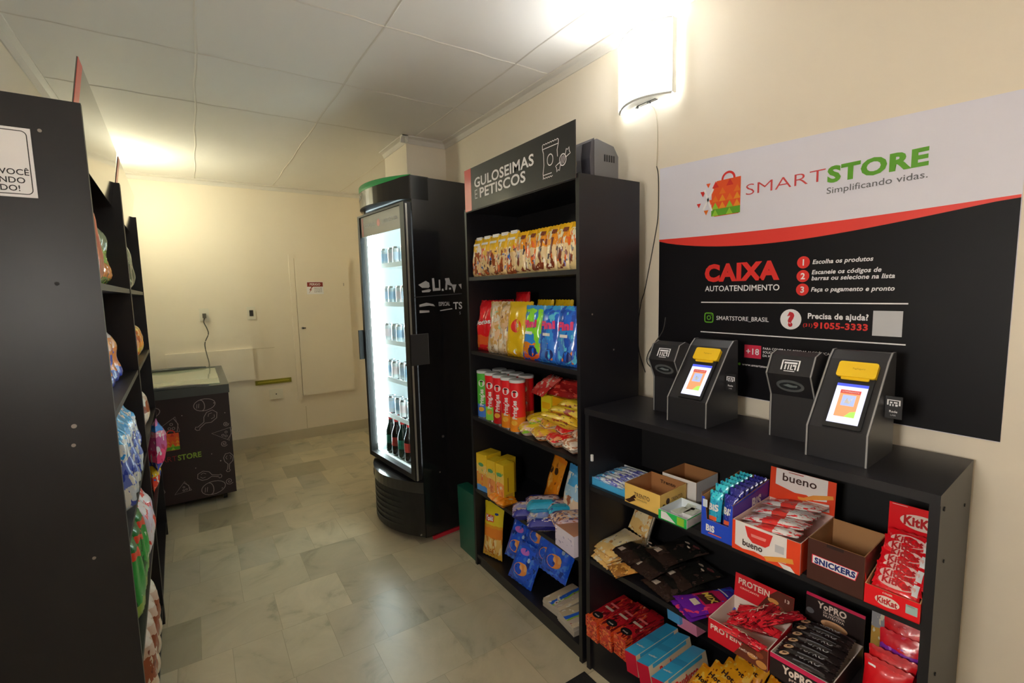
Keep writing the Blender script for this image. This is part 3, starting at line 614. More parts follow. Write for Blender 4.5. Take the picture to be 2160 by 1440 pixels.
b = MB(); b.box(D0 + FB * .6, D1 - FB, .014, .018, DZ0 + .03, DZ1 - .012, gm); b.build('glass_pane', door)
b = MB(); b.box(D0 + FB * .6, D1 - FB, .010, .013, DZ1 - .135, DZ1 - .012, mat('door_header_strip', '77705f', .4)); b.box(.05, .075, .0092, .0098, DZ1 - .13, DZ1 - .02, mat('dull_red', 'a8402e', .4)); b.disc(.30, DZ1 - .07, .022, .0092, mat('header_red_spot', 'e06a5c', .4)); b.text('SUPER GELADA', .35, DZ1 - .08, .020, M_lgrey, .0092, w=.20); b.text('CERVEJA', .10, DZ1 - .08, .020, M_lgrey, .0092, w=.15); b.build('header_strip', door)
b = MB(); b.box(D1 + .0005, D1 + .0045, .010, .020, DZ0, DZ1 - .01, mat('door_gasket_chrome', 'b9b6ae', .3, metal=.4)); b.build('gasket_trim', door)
b = MB(); b.box(-.010, .004, -.028, .002, 1.03, 1.22, M_plast); b.build('handle', door, bevel=.005)
# interior: wire shelves, light bars
led = mat('fridge_led', 'ffffff', .4, emit='f2fbff', es=FRIDGE_LED)
b = MB(); b.box(.031, .045, .050, .085, .45, 1.90, led); b.box(FW - .045, FW - .031, .052, .085, .45, 1.90, led); b.build('light_bar', fg)
M_wire = mat('white_wire', 'd8dcdc', .4)
FZ = (.66, .90, 1.14, 1.38, 1.62)
for z in FZ:
    b = MB()
    for k in range(9): b.tube([(.04 + (FW - .08) * k / 8, .09, z), (.04 + (FW - .08) * k / 8, FD - .04, z)], .002, M_wire, 5)
    b.tube([(.032, .088, z), (FW - .032, .088, z)], .004, M_wire, 6); b.tube([(.032, FD - .04, z), (FW - .032, FD - .04, z)], .004, M_wire, 6)
    b.box(.034, FW - .034, .080, .084, z - .006, z + .022, M_in); b.build('wire_shelf', fg)
# graphics on the side facing the camera
sf = lambda v: Vector((FW + .0012, v.x, v.z))
def side_poly(b, pts, m=M_lgrey): b.poly(pts, 0, m, sf)
b = MB(); G = lambda px: .07 + (px - 370) / (1420 - 370) * .285   # crop column -> depth on the side
def gz(py): return 1.575 - (py - 280) / 1000 * .275
for P in ([(365, 560), (540, 480), (620, 520), (630, 600), (600, 625), (450, 620)], [(440, 680), (620, 650), (660, 670), (620, 710), (450, 715)], [(690, 430), (740, 425), (755, 630), (850, 630), (850, 460), (885, 455), (885, 680), (700, 690)],
          [(920, 650), (950, 640), (970, 690), (915, 690)], [(1000, 430), (1110, 420), (1140, 520), (1190, 560), (1190, 600), (1060, 560), (1050, 670), (1000, 670), (1020, 500)], [(1095, 625), (1150, 625), (1150, 665), (1095, 665)],
          [(1160, 560), (1290, 560), (1225, 740)], [(1340, 560), (1415, 545), (1415, 660)]):
    side_poly(b, [(G(x), gz(y)) for x, y in P])
side_poly(b, [(G(270), gz(800)), (G(1420), gz(745)), (G(1420), gz(765)), (G(270), gz(815))], mat('side_line_grey', '4a4a4e', .5))
for P in ([(370, 960), (540, 925), (700, 960), (740, 1005), (600, 985), (370, 1005)], [(370, 1075), (600, 1085), (600, 1125), (370, 1130)]): side_poly(b, [(G(x), gz(y)) for x, y in P])
b.text('ESPECIAL', G(830), gz(1000), .022, M_lgrey, 0, w=.075, bold=.03, fn=sf); side_poly(b, [(G(850), gz(1090)), (G(1150), gz(1060)), (G(1170), gz(1080)), (G(860), gz(1110))])
b.text('TS', G(1190), gz(1080), .040, M_white, 0, w=.062, bold=.02, fn=sf); b.text('S', G(1340), gz(1200), .016, M_lgrey, 0, fn=sf)
b.build('side_graphics', fg)
b = MB(); b.box(FW + .0005, FW + .003, .008, .118, 1.050, 1.225, mat('grey_card', '3c3c3f', .5)); fr_ = [(.008, 1.05), (.118, 1.05), (.118, 1.225), (.008, 1.225)]
b.build('grey_card', fg)
b = MB(); b.box(FW + .003, FW + .004, .116, .118, 1.05, 1.225, M_grey); b.box(FW + .003, FW + .004, .008, .118, 1.223, 1.225, M_grey); b.build('card_edge', fg)
b = MB(); b.box(FW - .01, FW + .004, .10, FD - .1, .003, .022, mat('fridge_red_strip', 'c02036', .5)); b.build('red_base_strip', fg)

# drinks inside
def can(name, col, band, h=.12, r=.031):
    b = MB(); al = mat('can_aluminium', 'c9cccf', .25, metal=.9); b.lathe([(0, .004), (r * .75, 0), (r, .01), (r, h * .3), (r, h * .7), (r, h - .014), (r * .82, h - .002), (r * .78, h - .005), (0, h - .005)], mat('can_' + col, col, .25, metal=.3), 18, mats={2: mat('can_' + col, col, .25, metal=.3), 3: mat('can_' + band, band, .3), 0: al, 1: al, 5: al, 6: al, 7: al})
    return b.build(name)
def bottle(name, liquid, label_c, cap, h=.24, r=.034):
    b = MB(); gmat = mat('bottle_' + liquid, liquid, .12, coat=.6)
    b.lathe([(0, .003), (r * .8, 0), (r, .012), (r, h * .28), (r, h * .55), (r * .98, h * .62), (r * .45, h * .84), (r * .40, h * .93), (r * .40, h * .94)], gmat, 18); o = b.build(name)
    b = MB(); b.lathe([(r + .0006, h * .28), (r + .0006, h * .52)], mat('label_' + label_c, label_c, .4), 18); b.build('paper_label', o)
    b = MB(); b.lathe([(r * .44, h * .93), (r * .46, h), (0, h)], mat('cap_' + cap, cap, .4), 12); b.build('cap', o)
    return o
protos = [can('drink_can', 'd8dde0', 'b8c8d8'), can('drink_can', 'c4d4dc', '8aa8c0'), can('drink_can', 'e0e4e4', 'd0c0c0')]
glab = 'pale drink can on a wire shelf inside the lit fridge'
k = 0
for zi, z in enumerate(FZ):
    for xi in range(6):
        o = dup(protos[(zi + xi) % 3]); FR.put(o, .10 + xi * .088, .135 + .01 * ((xi + zi) % 2), z + .003)
        tag(o, 'pale can, %s from the near side on the fridge\'s %s wire shelf' % (('sixth', 'fifth', 'fourth', 'third', 'second', 'first')[xi], ('lowest', 'fourth', 'middle', 'second', 'top')[zi]), 'can', 'cans on the fridge shelves')
for o in protos: bpy.data.objects.remove(o)
bot = [bottle('drink_bottle', '14251c', '1e6a58', 'b02020'), bottle('drink_bottle', '1c120e', 'a83228', 'c03030')]
for xi in range(6):
    for yi in range(2):
        o = dup(bot[(xi + yi) % 2]); FR.put(o, .10 + xi * .088, .115 + yi * .10, .4005); tag(o, 'dark bottle on the fridge floor, %s from the near side in the %s row' % (('sixth', 'fifth', 'fourth', 'third', 'second', 'first')[xi], ('front', 'rear')[yi]), 'bottle', 'bottles in the bottom of the fridge')
for o in bot:
    for c in list(o.children): bpy.data.objects.remove(c)
    bpy.data.objects.remove(o)

# green plastic crate lid leaning between fridge and tall shelving
M_gr = mat('green_plastic', '0f5e4c', .35)
b = MB(); b.rbox(0, .07, 0, .20, 0, .37, .012, M_gr)
for k in range(14): b.box(.0695, .073, .012, .016, .06 + k * .02, .068 + k * .02, mat('green_plastic_dark', '0a3a30', .5))
o = b.build('plastic_crate', bevel=.004); o.location = (1.165, 2.158, .0); o.rotation_euler = (R(-2), 0, R(0)); tag(o, 'dark green plastic crate standing between the fridge and the tall shelving', 'crate')

# ------------------------------------------------------------------ chest freezer
FZX0, FZX1, FZY0, FZY1 = -.50, .152, 3.90, 5.00
fz = thing('chest_freezer', 'brown chest freezer with white food doodles and sliding glass top, in the back left corner', 'freezer', (FZX0, FZY0, 0))
FWz = FZX1 - FZX0; M_fz = mat('freezer_wrap', '2e2022', .4); M_chalk = mat('chalk_line', '9a8a88', .6)
b = MB(); b.box(0, FWz, 0, FZY1 - FZY0, .055, .79, M_fz); b.build('body', fz, bevel=.006)
M_rim = mat('freezer_rim', '4c4e4c', .35)
b = MB(); dpt = FZY1 - FZY0
b.box(-.006, FWz + .006, -.012, .05, .785, .845, M_rim); b.box(-.006, FWz + .006, dpt - .05, dpt + .006, .785, .845, M_rim); b.box(-.006, .045, .05, dpt - .05, .785, .845, M_rim); b.box(FWz - .045, FWz + .006, .05, dpt - .05, .785, .845, M_rim); b.build('rim', fz, bevel=.008)
b = MB(); n = 16
for y0, s in ((.02, -1), (dpt - .04, 1)):
    vs = [];
    for k in range(n + 1):
        u = k / n; x = .04 + (FWz - .15) * u; hh = .852 + .012 * math.sin(PI * u)
        vs += [(x, y0 - .028 * math.sin(PI * u) , hh), (x, y0 + .045 , hh - .002), (x, y0 + .045, .84), (x, y0 - .028 * math.sin(PI * u), .84)]
    b.add(vs, [(4 * i + j, 4 * i + 4 + j, 4 * i + 4 + (j + 1) % 4, 4 * i + (j + 1) % 4) for i in range(n) for j in range(4)], M_rim, True)
b.build('handle', fz)
fzg = mat('freezer_glass', 'b4bfa4', .12, coat=.5); b = MB(); b.box(.045, FWz - .045, .05, dpt * .52, .845, .851, fzg); b.box(.045, FWz - .045, dpt * .5, dpt - .05, .835, .841, fzg); b.build('sliding_glass_lid', fz)
for x in (.07, FWz - .07):
    for y in (.07, dpt - .07):
        b = MB(); b.tube([(x - .012, y, .022), (x + .012, y, .022)], .022, M_plast, 14); b.box(x - .016, x + .016, y - .014, y + .014, .035, .056, M_plast); b.build('caster', fz)
def doodle(b, kind, cx, cz, s, a):
    def T(P): return [(cx + s * (x * math.cos(a) - z * math.sin(a)), cz + s * (x * math.sin(a) + z * math.cos(a))) for x, z in P]
    w = .0042; y = -.0012
    if kind == 'leg':
        b.stroke(T([(-1, -.08), (-.85, -.2), (-.75, -.1), (-.2, -.12), (.1, -.4), (.6, -.45), (.95, -.15), (.9, .25), (.5, .42), (.1, .3), (-.2, .02), (-.75, .06), (-.85, .18), (-1, .1)]), w, y, M_chalk, True); b.stroke(T([(.3, .1), (.5, .22), (.7, .1)]), w * .8, y, M_chalk); b.stroke(T([(.3, -.2), (.55, -.28), (.7, -.12)]), w * .8, y, M_chalk)
    elif kind == 'pizza':
        b.stroke(T([(-.9, -.2), (.8, -.7), (.7, .7)]), w, y, M_chalk, True); b.stroke(T([(.62, -.62), (.8, 0), (.56, .58)]), w, y, M_chalk)
        for p in ((.3, .1), (.1, -.25), (.4, -.3)): b.ring(*T([p])[0], s * .13, w * .8, y, M_chalk, 10)
    elif kind == 'bread':
        b.stroke(T([(math.cos(t) * (.9 if math.cos(t) > 0 else .8), .55 * math.sin(t)) for t in [2 * PI * k / 18 for k in range(18)]]), w, y, M_chalk, True); b.stroke(T([(-.2 + .25 * math.cos(t), .5 * math.sin(t)) for t in [-PI / 2 + PI * k / 8 for k in range(9)]]), w, y, M_chalk)
        for q in (-.45, -.6): b.stroke(T([(q, -.2), (q + .1, .2)]), w * .8, y, M_chalk)
    elif kind == 'swirl':
        b.stroke(T([(.1 * k / 2 * math.cos(k * .8), .1 * k / 2 * math.sin(k * .8)) for k in range(16)]), w, y, M_chalk)
    else:
        b.disc(cx, cz, s * .12, y, M_chalk, 8)
b = MB()
lx = lambda X: X - FZX0
for kd, X, Z, s, a in (('bread', .0, .715, .075, .1), ('pizza', -.215, .60, .075, .1), ('leg', .005, .605, .085, .75), ('pizza', .095, .50, .07, -.3), ('leg', -.005, .205, .075, 2.9), ('pizza', -.17, .15, .055, .4),
                       ('bread', .01, .115, .085, .1), ('swirl', .10, .42, .03, 0), ('leg', .115, .28, .07, 1.5), ('swirl', .112, .14, .035, 0), ('bread', -.3, .7, .06, .3), ('leg', -.38, .6, .07, .3), ('pizza', -.4, .3, .07, .9), ('leg', -.33, .15, .07, .2),
                       ('dot', .06, .72, .035, 0), ('dot', .12, .64, .03, 0), ('dot', .07, .30, .04, 0), ('dot', -.08, .28, .03, 0), ('dot', -.13, .66, .03, 0), ('dot', .02, .36, .03, 0), ('dot', .065, .10, .03, 0), ('swirl', .12, .56, .025, .6)):
    doodle(b, kd, lx(X), Z, s, a)
b.build('food_doodles', fz)
b = MB(); bag_logo(b, lx(-.262), .43, .105, -.0015); b.text('SMART', lx(-.325), .355, .036, mat('wrap_red', 'a83030', .4), -.0015, w=.145, bold=-.01); b.text('STORE', lx(-.175), .355, .036, mat('wrap_green', '8aa63c', .4), -.0015, w=.135, bold=.03); b.build('logo', fz)

# ------------------------------------------------------------------ things on the back wall
ye = YB
M_off = mat('off_white_plastic', 'e2dccb', .4)
M_door = mat('breaker_door_paint', 'ebe0cd', .5)
t = thing('breaker_cabinet', 'flush cream electrical cabinet door with warning sticker on the back wall', 'cabinet', (.85, ye, .447))
b = MB(); b.box(0, .515, -.028, 0, 0, 1.375, M_door); b.build('door', t, bevel=.002)
b = MB(); b.tube([(.035, -.028, .685), (.035, -.040, .685)], .012, M_screw, 12); b.box(.03, .062, -.044, -.040, .680, .690, M_plast); b.build('lock', t)
b = MB(); b.box(.455, .461, -.034, -.028, 1.10, 1.13, M_screw); b.build('catch', t)
wx = .098; wz = 1.02
b = MB(); b.box(wx, wx + .158, -.0295, -.0275, wz, wz + .125, M_white, ); b.box(wx + .004, wx + .154, -.0302, -.029, wz + .075, wz + .12, mat('danger_red', '8e3228', .4)); b.text('PERIGO', wx + .079, wz + .088, .022, M_white, -.0306, w=.10, align='C', bold=.02)
b.poly([(wx + .045, wz + .075), (wx + .022, wz + .040), (wx + .034, wz + .042), (wx + .015, wz + .008), (wx + .048, wz + .05), (wx + .036, wz + .049), (wx + .058, wz + .075)], -.0306, mat('danger_red', '8e3228', .4))
for k, s_ in enumerate(('RISCO DE', 'CHOQUE', 'ELÉTRICO')): b.text(s_, wx + .07, wz + .055 - k * .018, .010, M_grey, -.0302, w=.072, bold=.01)
b.build('warning_sticker', t)
b = MB(); b.box(-.25, .43, -.026, 0, 0, .30, M_door); o = b.build('plywood_cover', loc=(0, ye, .665), bevel=.002); tag(o, 'cream painted plywood cover on the back wall behind the freezer', 'panel')
b = MB(); b.box(0, .32, -.006, 0, 0, .045, mat('yellow_green_foam', '8f8a2e', .9, bump=(60, .6, .01))); b.box(.02, .30, -.010, -.006, .018, .028, mat('yellow_foam', 'b8ae3c', .9)); o = b.build('foam_filler_strip', loc=(.431, ye, .60)); tag(o, 'yellow-green foam filler strip in the back wall beside the plywood cover', 'filler')
def wallplate(name, label, X, Z, dark, w=.075, h=.115):
    t = thing(name, label, 'outlet' if 'outlet' in name else 'switch', (X, ye, Z))
    b = MB(); b.box(-w / 2, w / 2, -.008, 0, -h / 2, h / 2, M_off); b.build('plate', t, bevel=.003)
    b = MB()
    if dark: b.box(-.016, .016, -.011, -.008, -.028, .028, mat('dark_switch', '2a2620', .4))
    else: b.tube([(0, -.008, 0), (0, -.0095, 0)], .006, M_plast, 10)
    b.build('rocker' if dark else 'socket_hole', t); return t
wallplate('power_outlet', 'cream power outlet on the back wall above the freezer, with a plug in it', .065, 1.30, False)
wallplate('light_switch', 'wall switch with a dark rocker on the back wall left of the electrical cabinet', .443, 1.30, True, .07, .12)
wallplate('power_outlet', 'low cream outlet plate on the back wall below the foam strip', .605, .495, False, .12, .10)
t = thing('freezer_power_cord', 'grey cord and plug hanging from the back wall outlet down to the freezer', 'cord', (.065, ye, 1.295))
b = MB(); b.box(-.014, .014, -.045, -.008, -.022, .018, mat('plug_grey', '5a564c', .5)); b.build('plug', t, bevel=.004)
b = MB(); pts = smooth([(0, -.035, -.02), (-.008, -.035, -.06), (.012, -.04, -.12), (.018, -.04, -.17), (-.012, -.05, -.24), (-.014, -.06, -.30), (-.004, -.09, -.37), (.004, -.14, -.42), (.002, -.19, -.448)]); b.tube(pts, .0045, mat('cord_grey', '5f5a4e', .5), 8); b.build('cable', t)
b = MB(); b.box(.30, 1.13, .62, 1.262, .0, .007, mat('door_mat_black', '161617', .9, bump=(300, .6, .004))); o = b.build('door_mat'); tag(o, 'black floor mat in front of the counter', 'mat')

# ================================================================== goods
GAIN[0] = 1.6
def surf(w, h, t, seed, wr=.10, flat=False, gus=False, box=False):
    rs = random.Random(seed); ph = [rs.uniform(0, 6.28) for _ in range(6)]; am = [rs.uniform(.5, 1) for _ in range(6)]
    def T(u, v):
        c = .045; vv = min(1, max(0, (v - c) / (1 - 2 * c))); p = max(0, 1 - abs(2 * vv - 1) ** 3.2) ** .62 if not (gus and v < .5) else (min(1, (v / .07)) ** .5 * (.85 + .15 * v * 2)); q = max(0, 1 - abs(u) ** 3) ** .7
        if box: p = max(0, 1 - abs(2 * vv - 1) ** 6) ** .4; q = max(0, 1 - abs(u) ** 8) ** .45
        k = 1 + wr * (am[0] * math.sin(5 * u + ph[0] + 3 * v) + am[1] * math.sin(9 * v + ph[1] - 2 * u) + .6 * am[2] * math.sin(13 * u * v + ph[2]) + .5 * am[3] * math.sin(17 * v + 5 * u + ph[3]))
        if v > .8 or v < .2: k += wr * 1.2 * math.sin(22 * u + ph[4]) * abs(v - .5)
        return .0008 + t / 2 * p * q * k
    def P(u, v, side=-1, off=0):
        c = .045; vv = min(1, max(0, (v - c) / (1 - 2 * c))); p = max(0, 1 - abs(2 * vv - 1) ** 3) if not (gus and v < .5) else .4
        return Vector((u * w / 2 * (1 - .07 * p * (1 if not flat else .3)), side * (T(u, v) + off), v * h))
    return P
def pouch(name, w, h, t, m, prints=(), seed=1, nu=12, nv=16, wr=.10, zig=True, flat=False, gus=False, box=False):
    b = MB(); P = surf(w, h, t, seed, wr, flat, gus, box)
    for side in (-1, 1):
        vs = []
        for j in range(nv + 1):
            for i in range(nu + 1):
                p = P(-1 + 2 * i / nu, j / nv, side)
                if zig and j in (0, nv): p.z += (.0015 if i % 2 else -.0015)
                vs.append(p)
        fs = []
        for j in range(nv):
            for i in range(nu):
                a = j * (nu + 1) + i; q = (a, a + 1, a + nu + 2, a + nu + 1); fs.append(q if side < 0 else q[::-1])
        b.add(vs, fs, m, True)
    for pr in prints:
        kind = pr[0]
        fn = lambda v: P(v.x, min(1, max(0, v.z)), -1, .0012 - v.y)
        if kind == 'disc': _, u, v, r, mm = pr; b.disc(0, 0, 1, 0, mm, 18, fn=lambda q: P(u + q.x * r / (w / 2), v + q.z * r / h, -1, .0009))
        elif kind == 'oval': _, u, v, rx, rz, mm = pr; b.disc(0, 0, 1, 0, mm, 20, fn=lambda q: P(u + q.x * rx / (w / 2), v + q.z * rz / h, -1, .0009))
        elif kind == 'rect':
            _, u0, u1, v0, v1, mm = pr; n = 6; vs = [P(u0 + (u1 - u0) * i / n, v0 + (v1 - v0) * j / n, -1, .0008) for j in range(n + 1) for i in range(n + 1)]
            b.add(vs, [(j * (n + 1) + i, j * (n + 1) + i + 1, (j + 1) * (n + 1) + i + 1, (j + 1) * (n + 1) + i) for j in range(n) for i in range(n)], mm, True)
        else:
            body, u, v, ch, tw, mm = pr[:6]; bold = pr[6] if len(pr) > 6 else .03; rot = pr[7] if len(pr) > 7 else 0
            tm = MB(); tm.text(body, 0, 0, ch, mm, 0, w=tw, align='C', bold=bold, rot=rot)
            b.add([P(u + q[0] / (w / 2), v + q[2] / h, -1, .0022) for q in tm.v], tm.f, mm)
    return b.build(name)
def carton(name, w, d, h, m, front=None, top=None, side=None, prints=()):
    b = MB(); b.box(-w / 2, w / 2, 0, d, 0, h, m, mats={k: v for k, v in ((0, side), (1, side), (2, front), (5, top)) if v})
    for pr in prints:
        face, body, x, z, ch, tw, mm = pr[:7]; bold = pr[7] if len(pr) > 7 else .03
        fn = {'f': lambda v: Vector((v.x, -.0008, v.z)), 't': lambda v: Vector((v.x, v.z, h + .0008)), 's': lambda v: Vector((w / 2 + .0008, v.x, v.z)), 'l': lambda v: Vector((-w / 2 - .0008, -v.x, v.z))}[face]
        if body == 'rect': b.poly([(x, z), (x + ch, z), (x + ch, z + tw), (x, z + tw)], 0, mm, fn)
        elif body == 'oval': b.disc(0, 0, 1, 0, mm, 20, fn=lambda q: fn(Vector((x + q.x * ch, 0, z + q.z * tw))))
        elif body == 'poly': b.poly(x, 0, mm, fn)
        else: b.text(body, x, z, ch, mm, 0, w=tw, align='C', bold=bold, fn=lambda v: fn(v) + (Vector((0, -.0004, 0)) if face == 'f' else Vector((0, 0, .0004)) if face == 't' else Vector((.0004, 0, 0))))
    return b.build(name, bevel=.0008)
def tray(name, label, fr, x, y, z, w, d, hf, hb, m_out, m_in, cat='box', rz=0, notch=0, header=None, th=.0022, m_front=None):
    """open display carton: low front, sloping sides, tall back; header = (height above the back, material, lean)"""
    t = thing(name, label, cat); fr.put(t, x, y, z, rz=rz); b = MB(); o = th / 2; mf = m_front or m_out
    if notch:
        P = [(0, 0), (w, 0), (w, hf), (w * .95, hf), (w * .88, hf - notch), (w * .18, hf - notch), (w * .10, hf), (0, hf)]
    else: P = [(0, 0), (w, 0), (w, hf), (0, hf)]
    def slab(P, y0, y1, m0, m1, ax='y'):
        n = len(P)
        f0 = (lambda a, c, q: (a, q, c)) if ax == 'y' else (lambda a, c, q: (q, a, c))
        v0 = [f0(a, c, y0) for a, c in P]; v1 = [f0(a, c, y1) for a, c in P]
        b.add(v0, [tuple(range(n))], m0); b.add(v1, [tuple(range(n))[::-1]], m1); b.add(v0 + v1, [(i, (i + 1) % n, n + (i + 1) % n, n + i) for i in range(n)], m_in)
    slab(P, 0, th, mf, m_in); slab([(0, 0), (w, 0), (w, hb), (0, hb)], d - th, d, m_in, m_out)
    Q = [(th, 0), (d - th, 0), (d - th, hb), (d * .55, hb * .55 + hf * .45), (th, hf)] if abs(hb - hf) > .01 else [(th, 0), (d - th, 0), (d - th, hb), (th, hf)]
    slab(Q, 0, th, m_out, m_in, 'x'); slab(Q, w - th, w, m_in, m_out, 'x'); b.box(0, w, 0, d, 0, th, m_out, mats={5: m_in}); b.build('tray', t)
    if header:
        hh, mh, lean = header; hb_ = MB(); hb_.box(0, w, 0, th, 0, hh, mh, mats={3: m_in}); ho = hb_.build('header_card', t, (0, d - th, hb - .002), (lean, 0, 0)); return t, ho
    return t, None
def face_print(parent, items, y=-.0008, name='front_print', loc=None):
    b = MB()
    for it in items:
        if it[0] == 'rect': b.poly([(it[1], it[3]), (it[2], it[3]), (it[2], it[4]), (it[1], it[4])], y, it[5])
        elif it[0] == 'poly': b.poly(it[1], y + (it[3] if len(it) > 3 else 0), it[2])
        elif it[0] == 'oval': b.disc(it[1], it[2], it[3], y - .0003, it[5], 24, rz=it[4])
        else: b.text(it[0], it[1], it[2], it[3], it[5], y - .0006, w=it[4], align=it[8] if len(it) > 8 else 'C', bold=it[6] if len(it) > 6 else .03, rot=it[7] if len(it) > 7 else 0)
    return b.build(name, parent)
ORD = ['leftmost', 'second', 'third', 'fourth', 'fifth', 'sixth', 'seventh', 'eighth', 'ninth', 'tenth', 'eleventh', 'twelfth', 'thirteenth', 'fourteenth']
def place(o, fr, x, y, z, label, cat, group=None, rx=0, ry=0, rz=0):
    fr.put(o, x, y, z, rx, ry, rz); return tag(o, label, cat, group)
def from_left(i, n): return 'leftmost' if i == 0 else ('rightmost' if i == n - 1 else ORD[i] + ' from the left')

# ---------------------------------------------------------------- tall shelving, top shelf: yellow biscuit pouches in a row
a_bisA = art('pack_yellow_photo', [(0, 'e8c890'), (.10, 'f2d29a'), (.50, 'f4c860'), (.64, 'fac80c')], [('8a4420', 3.2, .54, .02, .62), ('d05a20', 3.6, .57, .05, .7), ('faf2e0', 4, .58, .2, .80), ('2a58a8', 4, .64, .08, .5), ('3c1c14', 6, .60, .05, .6)], seed=1)
a_bisB = art('pack_orange_photo', [(0, 'eed49a'), (.2, 'f2d8a4'), (.55, 'f6a010'), (.8, 'fcc40c')], [('6a2c14', 3.2, .54, .05, .72), ('d8641c', 3.6, .57, .2, .8), ('6a70b8', 4, .62, .08, .5), ('faf2e0', 4, .60, .1, .9), ('241c30', 5, .62, .2, .7)], seed=2)
n = 5
for i in range(n):
    t = thing('biscuit_pouch', 'white-clipped yellow pouch, %s of its five' % from_left(i, n), 'snack pack', group='yellow clip-top pouches on the top shelf')
    TALL.put(t, .072 + i * .077, .030, 1.525, R(-4), 0, R(4))
    if i == 0:
        pa = pouch('bag', .080, .186, .050, a_bisA, [('rect', -.7, .7, .80, .86, M_white)], seed=3, nu=8, nv=12, gus=True); pa.parent = t
        b = MB(); b.box(-.02, .026, -.006, .006, .176, .192, M_white); cl = b.build('clip_top', t)
    else:
        for q in (pa, cl): c = q.copy(); COL.objects.link(c); c.parent = t
n = 6; proto = None
for i in range(n):
    if proto is None: proto = o = pouch('biscuit_pouch', .078, .178, .05, a_bisB, [('rect', .1, .72, .80, .90, mat('pack_brown_logo', '6a3018', .4)), ('oval', -.25, .78, .022, .016, mat('pack_cream', 'f6ecc8', .4))], seed=5, nu=8, nv=12, gus=True)
    else: o = dup(proto)
    place(o, TALL, .455 + i * .070, .030 + .002 * (i % 2), 1.525, 'orange-yellow printed pouch, %s of six at the top shelf right' % from_left(i, n), 'snack pack', 'orange-yellow pouches on the top shelf', R(-4), 0, R(4 - 3 * (i % 2)))

# second shelf: large crisp bags
M_bagred = art('bag_red', [(0, 'c81820'), (.12, 'd85a24'), (.30, 'c8161e'), (.95, 'a81018')], [('e8862c', 6, .60, .02, .3), ('e03038', 5, .58, .3, 1)], .25, seed=3)
o = pouch('crisp_bag', .16, .255, .085, M_bagred, [('Doritos', -.05, .52, .022, .115, M_white, .04, .12)], seed=11, wr=.14, gus=True); place(o, TALL, .095, .062, 1.155, 'red crisp bag at the left end of the second shelf', 'snack bag', None, R(-6), 0, R(10))
for i, (x, rz) in enumerate(((.215, 12), (.30, 8))):
    m = art('bag_clear_%d' % i, [(0, 'd8bf9c'), (.3, 'c9a884'), (.7, 'cdb490')], [('b08a50', 5, .54, 0, 1), ('8fb49a' if i == 0 else 'b8803a', 4, .60, .3, .8), ('efe4d2', 7, .57, 0, 1), ('7a6880', 6, .66, .2, .8), ('7a5030', 8, .66, 0, .8)], .22, seed=6 + i)
    o = pouch('snack_bag', .15, .25, .075, m, [], seed=14 + i, wr=.2, gus=True); place(o, TALL, x, .052, 1.155, ('mottled beige snack bag next to the red crisp bag', 'mottled beige snack bag beside the yellow crisp bag')[i], 'snack bag', None, R(-6), 0, R(rz))
m = art('bag_yellow', [(0, 'd8a412'), (.1, 'f0c61e'), (.9, 'f0c820')], [('e89a18', 4, .62, .6, 1), ('f8e060', 5, .6, 0, .5)], .22, seed=9)
o = pouch('crisp_bag', .15, .25, .075, m, [('oval', .1, .56, .036, .030, mat('logo_red', 'cc2a2a', .4)), ("Lay's", .1, .53, .022, .05, M_white, .03, .1), ('oval', .1, .1, .012, .012, M_white)], seed=17, wr=.14, gus=True); place(o, TALL, .385, .048, 1.155, 'yellow crisp bag in the middle of the second shelf', 'snack bag', None, R(-6), 0, R(10))
m1 = art('bag_green_blue', [(0, 'c8521e'), (.12, 'e88a2a'), (.32, '2c7ac8'), (.45, '7cc832'), (.92, '2f8fd0')], [('1c50b8', 4, .52, .0, .28), ('2a74c0', 4, .56, .4, 1), ('7ccc30', 4, .60, .1, .5)], .2, seed=12)
m2 = art('bag_blue', [(0, '2a6ac0'), (.4, '2a8ad8'), (.6, '2060c8'), (.92, '3aa0e0')], [('1a48a8', 4, .55, .0, 1), ('e07a2c', 4, .62, .05, .35), ('5ac8f0', 5, .62, 0, 1)], .2, seed=14)
M_pnk = mat('print_pink', 'd83a72', .4)
for i, (x, m) in enumerate(((.505, m1), (.625, m2), (.735, m2))):
    o = pouch('candy_bag', .125, .235, .06, m, [('Fini', -.02, .60, .030, .085, M_pnk, .07, .08), ('rect', -.5, .3, .47, .52, M_white), ('disc', .3, .16, .022, M_navy)], seed=21 + i, wr=.12, gus=True)
    place(o, TALL, x, .040, 1.155, ('green and blue candy bag with pink lettering on the second shelf', 'blue candy bag with pink lettering, left of the two blue ones on the second shelf', 'blue candy bag at the right end of the second shelf')[i], 'snack bag', None, R(-6), 0, R(5))
for i, (x, m, l) in enumerate(((.10, M_bagred, 'red crisp bag standing behind the front red one'), (.24, M_bagred, 'dark red shiny bag poking up behind the beige snack bags'), (.42, m.copy() if False else art('bag_yellow', [], []), 'yellow bag standing behind the yellow crisp bag'), (.55, art('bag_yellow', [], []), 'yellow bag standing behind the green candy bag'), (.70, art('bag_yellow', [], []), 'yellow bag standing behind the blue candy bags'))):
    o = pouch('crisp_bag', .15, .27 if i == 1 else .255, .07, m, [], seed=31 + i, wr=.2); place(o, TALL, x, .165, 1.155 + (.022 if i == 1 else 0), l, 'snack bag', None, R(-3), 0, R(-8))

